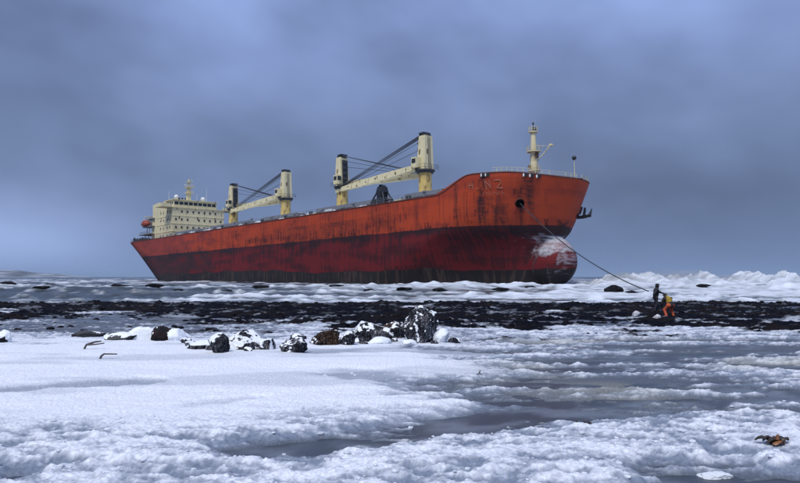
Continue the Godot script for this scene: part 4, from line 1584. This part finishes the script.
	for e in [[26.8, 78.4, 0.2, 2.6, 0.75], [28.6, 77.0, 0.2, 1.6, 0.4], [0.6, 78.4, 0.25, 2.0, 0.35], [-19.0, 85.3, 0.85, 2.6, 0.4], [-33.7, 85.3, 0.8, 3.4, 0.5], [-62.4, 98.6, 0.85, 3.4, 0.6], [-57.8, 102.3, 0.9, 2.6, 0.5], [-39.8, 88.2, 0.75, 3.2, 0.5], [12.6, 78.4, 0.3, 2.4, 0.35], [17.5, 83.3, 0.7, 2.4, 0.45], [43.2, 82.0, 0.75, 3.0, 0.26], [48.5, 83.0, 0.75, 2.4, 0.24], [-3.8, 78.4, 0.3, 1.8, 0.3], [5.0, 77.5, 0.3, 2.0, 0.35], [-21.9, 77.5, 0.3, 2.0, 0.3], [-8.9, 84.7, 0.8, 2.4, 0.35], [39.0, 80.0, 0.4, 2.0, 0.3], [-46.0, 80.0, 0.5, 3.0, 0.4], [-28.0, 78.0, 0.3, 2.2, 0.35]]:
		var lab := "low black rock awash in the white surf before the ship"
		var grp := "rocks awash in the surf"
		if e[0] < -25.0:
			lab = "low black rock awash in grey water off the ship's stern"
			grp = "rocks awash off the stern"
		elif e[0] > 35.0:
			lab = "low black rock awash in front of the white breakers"
			grp = "rocks awash before the breakers"
		elif e[0] > 15.0:
			lab = "low black rock awash in foam under the ship's bow"
			grp = "rocks awash under the bow"
		if k == 0:
			lab = "largest humped black rock in the surf below the rope"
			grp = ""
		rock("surf_rock", lab, "rock", grp, e[0], e[1], Vector3(e[3] * (0.62 if e[0] < -25.0 else 0.85), e[4] * 1.4, 1.2), 200 + k, -0.9, 0.1 * (k % 5), Color(0.008, 0.009, 0.011), Color(0.022, 0.022, 0.025), 3, sea_h(e[0], e[1]) - e[4] * 0.35)
		k += 1
	# loose stones of the shelf: too many to count
	var pool := []
	for i in 6:
		pool.append(rock_meshes(300 + i, Vector3(1.0, 0.55, 0.8), 2, -1.5, Color(0.006, 0.006, 0.008), Color(0.018, 0.016, 0.016))[0])
	for i in 6:
		var mm := MultiMesh.new()
		mm.transform_format = MultiMesh.TRANSFORM_3D
		mm.mesh = pool[i]
		var T := []
		for q in 700:
			var d := rng.randf_range(25.0, 66.0)
			var x := rng.randf_range(-0.78, 0.78) * d
			var y := ground_h(x, d)
			if gcol.g > 0.05 + 0.25 * rng.randf() * rng.randf():
				continue
			var s := (0.05 + 0.24 * pow(rng.randf(), 3.0)) * (0.7 + d / 90.0)
			T.append(Transform3D(Basis(Vector3.UP, rng.randf() * TAU).scaled(Vector3(s * 1.3, s * 0.95, s)), Vector3(x, y - 0.04, -d)))
		mm.instance_count = T.size()
		for q in T.size():
			mm.set_instance_transform(q, T[q])
		var mi := MultiMeshInstance3D.new()
		mi.multimesh = mm
		mi.material_override = M.rock
		mi.name = numbered("shelf_stones")
		mi.set_meta("kind", "stuff")
		tag(mi, "black weed-covered stones strewn over the rock shelf", "stones", "stones of the shelf")
		add_child(mi)
	# crumbs of slush ice over the near ground
	var crumb = rock_meshes(400, Vector3(1.0, 0.7, 0.9), 2, -3.0, Color(0.74, 0.78, 0.83), Color(0.60, 0.64, 0.70), 5)[0]
	var mm := MultiMesh.new()
	mm.transform_format = MultiMesh.TRANSFORM_3D
	mm.mesh = crumb
	var T := []
	for q in 3500:
		var d := 4.2 * pow(3.6, rng.randf())
		var x := rng.randf_range(-0.75, 0.75) * d
		var y := ground_h(x, d)
		var lum := gcol.g
		if lum > 0.74 or lum < 0.28 or (d > 8.0 and rng.randf() < 0.5):
			continue
		var s := 0.006 + 0.05 * pow(rng.randf(), 5.0)
		T.append(Transform3D(Basis(Vector3.UP, rng.randf() * TAU).scaled(Vector3(s * 1.2, s, s)), Vector3(x, y - s * 0.15, -d)))
	mm.instance_count = T.size()
	for q in T.size():
		mm.set_instance_transform(q, T[q])
	var mi := MultiMeshInstance3D.new()
	mi.multimesh = mm
	mi.material_override = M.ground
	mi.name = "slush_crumbs"
	mi.set_meta("kind", "stuff")
	tag(mi, "loose white crumbs of slush ice over the near shore", "ice")
	add_child(mi)
	driftwood()

func spray() -> void:
	var fm := FogMaterial.new()
	fm.density = 0.13
	fm.albedo = Color(0.95, 0.97, 1.0)
	var r := RandomNumberGenerator.new()
	r.seed = 9
	var k := 0
	for c in [[43.0, 104.0, 3.6, 12], [56.0, 106.0, 2.4, 10], [70.0, 106.0, 2.6, 10], [84.0, 108.0, 2.4, 8]]:
		var o := base("sea_spray", Vector3(c[0], 1.2, -c[1]))
		for i in int(c[3]):
			var f := FogVolume.new()
			f.name = "mist"
			f.shape = RenderingServer.FOG_VOLUME_SHAPE_ELLIPSOID
			f.size = Vector3(r.randf_range(3.0, 9.0), r.randf_range(0.9, c[2] * 0.8), r.randf_range(2.0, 4.0))
			f.position = Vector3(r.randfn() * 4.5, r.randf_range(0.2, c[2] * 0.45), r.randfn() * 1.5)
			f.material = fm
			o.add_child(f, true)
		tag(o, "white spray drifting off the breaking wave crest past the bow", "spray", "spray over the breakers")
		k += 1

func driftwood() -> void:
	var wood := mat(Color(0.07, 0.06, 0.055), 0.85)
	for e in [["dark forked driftwood stick poking out of the snow drift", -7.85, 16.0, [[Vector3(-0.3, 0.0, 0), Vector3(-0.22, 0.16, 0.02), Vector3(0.05, 0.17, 0), Vector3(0.3, 0.2, -0.1)], [Vector3(-0.22, 0.16, 0.02), Vector3(0.0, 0.24, -0.1), Vector3(0.15, 0.25, -0.2)]]],
			["bent dark driftwood stick standing like a hook in the drift", -6.5, 13.9, [[Vector3(-0.22, -0.03, 0), Vector3(-0.17, 0.1, 0), Vector3(-0.1, 0.15, 0), Vector3(0.24, 0.14, -0.05)]]],
			["thin dark twig sticking up from the trampled slush", 1.45, 11.5, [[Vector3(-0.09, 0.0, 0), Vector3(0.0, 0.07, 0), Vector3(0.07, 0.05, 0)], [Vector3(0.0, 0.06, 0), Vector3(0.03, 0.14, 0.0)]]]]:
		var x: float = e[1]
		var d: float = e[2]
		var o := base("driftwood", Vector3(x, ground_h(x, d) - 0.01, -d))
		for br in e[3]:
			var st := st_new()
			for i in br.size() - 1:
				var r0: float = 0.036 * (1.0 - 0.2 * i) * (0.4 if x > 0 else 1.0)
				tube(st, br[i], br[i + 1], r0, r0 * 0.8, 7)
			put(st, "branch", wood, o)
		o.scale = Vector3.ONE * 0.8
		tag(o, e[0], "driftwood", "")
	# torn kelp on the near slush
	for e in [["torn orange-brown kelp clump on the white slush by the water lead", "kelp", 3.75, 6.2, 0.30, 9, 71], ["small dark brown scrap of kelp at the edge of the grey channel", "kelp", 2.17, 7.6, 0.17, 4, 72]]:
		var r := RandomNumberGenerator.new()
		r.seed = e[6]
		var x: float = e[2]
		var d: float = e[3]
		var o := base("kelp_scrap", Vector3(x, ground_h(x, d), -d))
		for i in int(e[5]):
			var P := PackedVector3Array()
			var dir := Vector3(r.randf_range(-1, 1), 0, r.randf_range(-0.6, 0.6)).normalized()
			var sd := dir.cross(Vector3.UP)
			var l: float = e[4] * r.randf_range(0.35, 0.75)
			var st0: Vector3 = Vector3(r.randf_range(-0.35, 0.35), 0, r.randf_range(-0.2, 0.2)) * e[4]
			var ph := r.randf() * 6.0
			for q in 9:
				var t := q / 8.0
				var wd: float = e[4] * 0.16 * sin(PI * clampf(t * 0.9 + 0.08, 0, 1))
				for c in 4:
					var u := c / 3.0 - 0.5
					var p: Vector3 = st0 + dir * l * t + sd * wd * 2.0 * u
					p.y = 0.02 + e[4] * (0.09 * sin(PI * t) + 0.04 * sin(ph + t * 9.0) + 0.05 * cos(u * 6.0 + ph + t * 4.0))
					P.append(p)
			var tone := Color(0.20, 0.075, 0.022) if i % 3 == 0 and e[6] == 71 else Color(0.035, 0.026, 0.018)
			put_mesh(grid_mesh(P, PackedColorArray(), PackedVector2Array(), 4, 9), "frond", mat(tone, 0.4), o)
		tag(o, e[0], e[1])

func people() -> void:
	var y1 := ground_h(17.45, 42.2)
	var J := {
		pelvis = Vector3(-0.02, 0.95, 0), chest = Vector3(0.05, 1.28, 0), neck = Vector3(0.08, 1.48, 0), head = Vector3(0.13, 1.62, 0), face = Vector3(1, -0.25, 0.1),
		hip_l = Vector3(-0.02, 0.90, -0.1), knee_l = Vector3(0.16, 0.50, -0.11), ankle_l = Vector3(0.10, 0.09, -0.12), toe_l = Vector3(0.27, 0.05, -0.13),
		hip_r = Vector3(-0.02, 0.90, 0.1), knee_r = Vector3(0.02, 0.50, 0.12), ankle_r = Vector3(-0.16, 0.10, 0.13), toe_r = Vector3(0.0, 0.05, 0.15),
		shoulder_l = Vector3(0.06, 1.40, -0.2), elbow_l = Vector3(0.36, 1.24, -0.18), wrist_l = Vector3(0.62, 1.14, -0.12),
		shoulder_r = Vector3(0.02, 1.40, 0.2), elbow_r = Vector3(-0.20, 1.14, 0.27), wrist_r = Vector3(-0.22, 0.88, 0.25), palm_r = Vector3(1, 0, 0)}
	person("person in dark hooded clothing stretching an arm out on the black shelf", Vector3(17.35, y1, -42.2), 0.0, J, [Color(0.014, 0.015, 0.022), Color(0.016, 0.018, 0.03), Color(0.01, 0.01, 0.012), Color(0.012, 0.012, 0.015), Color(0.010, 0.010, 0.014), Color(0.30, 0.17, 0.12), Color(0.014, 0.015, 0.022)])
	var y2 := ground_h(16.5, 38.4)
	J = {
		pelvis = Vector3(0, 0.72, 0.12), chest = Vector3(0, 1.02, -0.04), neck = Vector3(0, 1.16, -0.18), head = Vector3(0, 1.20, -0.32), face = Vector3(0.1, -0.5, -1),
		hip_l = Vector3(-0.12, 0.68, 0.1), knee_l = Vector3(-0.22, 0.42, -0.14), ankle_l = Vector3(-0.24, 0.09, 0.06), toe_l = Vector3(-0.27, 0.05, -0.12),
		hip_r = Vector3(0.12, 0.68, 0.1), knee_r = Vector3(0.24, 0.42, -0.12), ankle_r = Vector3(0.24, 0.09, 0.06), toe_r = Vector3(0.28, 0.05, -0.12),
		shoulder_l = Vector3(-0.21, 1.08, -0.12), elbow_l = Vector3(-0.30, 0.82, -0.26), wrist_l = Vector3(-0.18, 0.64, -0.42), palm_l = Vector3(0, 0, -1),
		shoulder_r = Vector3(0.21, 1.08, -0.12), elbow_r = Vector3(0.32, 0.82, -0.24), wrist_r = Vector3(0.18, 0.62, -0.42), palm_r = Vector3(0, 0, -1)}
	person("person bending down in yellow and black jacket and orange trousers", Vector3(16.6, y2, -38.4), 0.25, J, [Color(0.03, 0.022, 0.02), Color(0.48, 0.085, 0.03), Color(0.35, 0.06, 0.03), Color(0.02, 0.02, 0.02), Color(0.02, 0.016, 0.016), Color(0.30, 0.17, 0.12), Color(0.30, 0.20, 0.02)])
	# bundles by their feet
	for e in [["crumpled white sack lying by itself on the black shelf", 13.5, 35.6, 81], ["crumpled white sack lying below the person in dark clothing", 14.25, 34.6, 82]]:
		var m := rock_meshes(e[3], Vector3(0.44, 0.32, 0.3), 3, -4.0, Color(0.5, 0.5, 0.53), Color(0.62, 0.62, 0.64), 6)
		var o := base("sack", Vector3(e[1], ground_h(e[1], e[2]) - 0.03, -e[2]), 0.5)
		put_mesh(m[0], "cloth", M.cloth, o)
		var st := st_new()
		tube(st, Vector3(-0.14, 0.14, 0.06), Vector3(-0.26, 0.03, 0.09), 0.05, 0.02, 7)
		put(st, "gathered_neck", M.pale, o)
		tag(o, e[0], "sack")
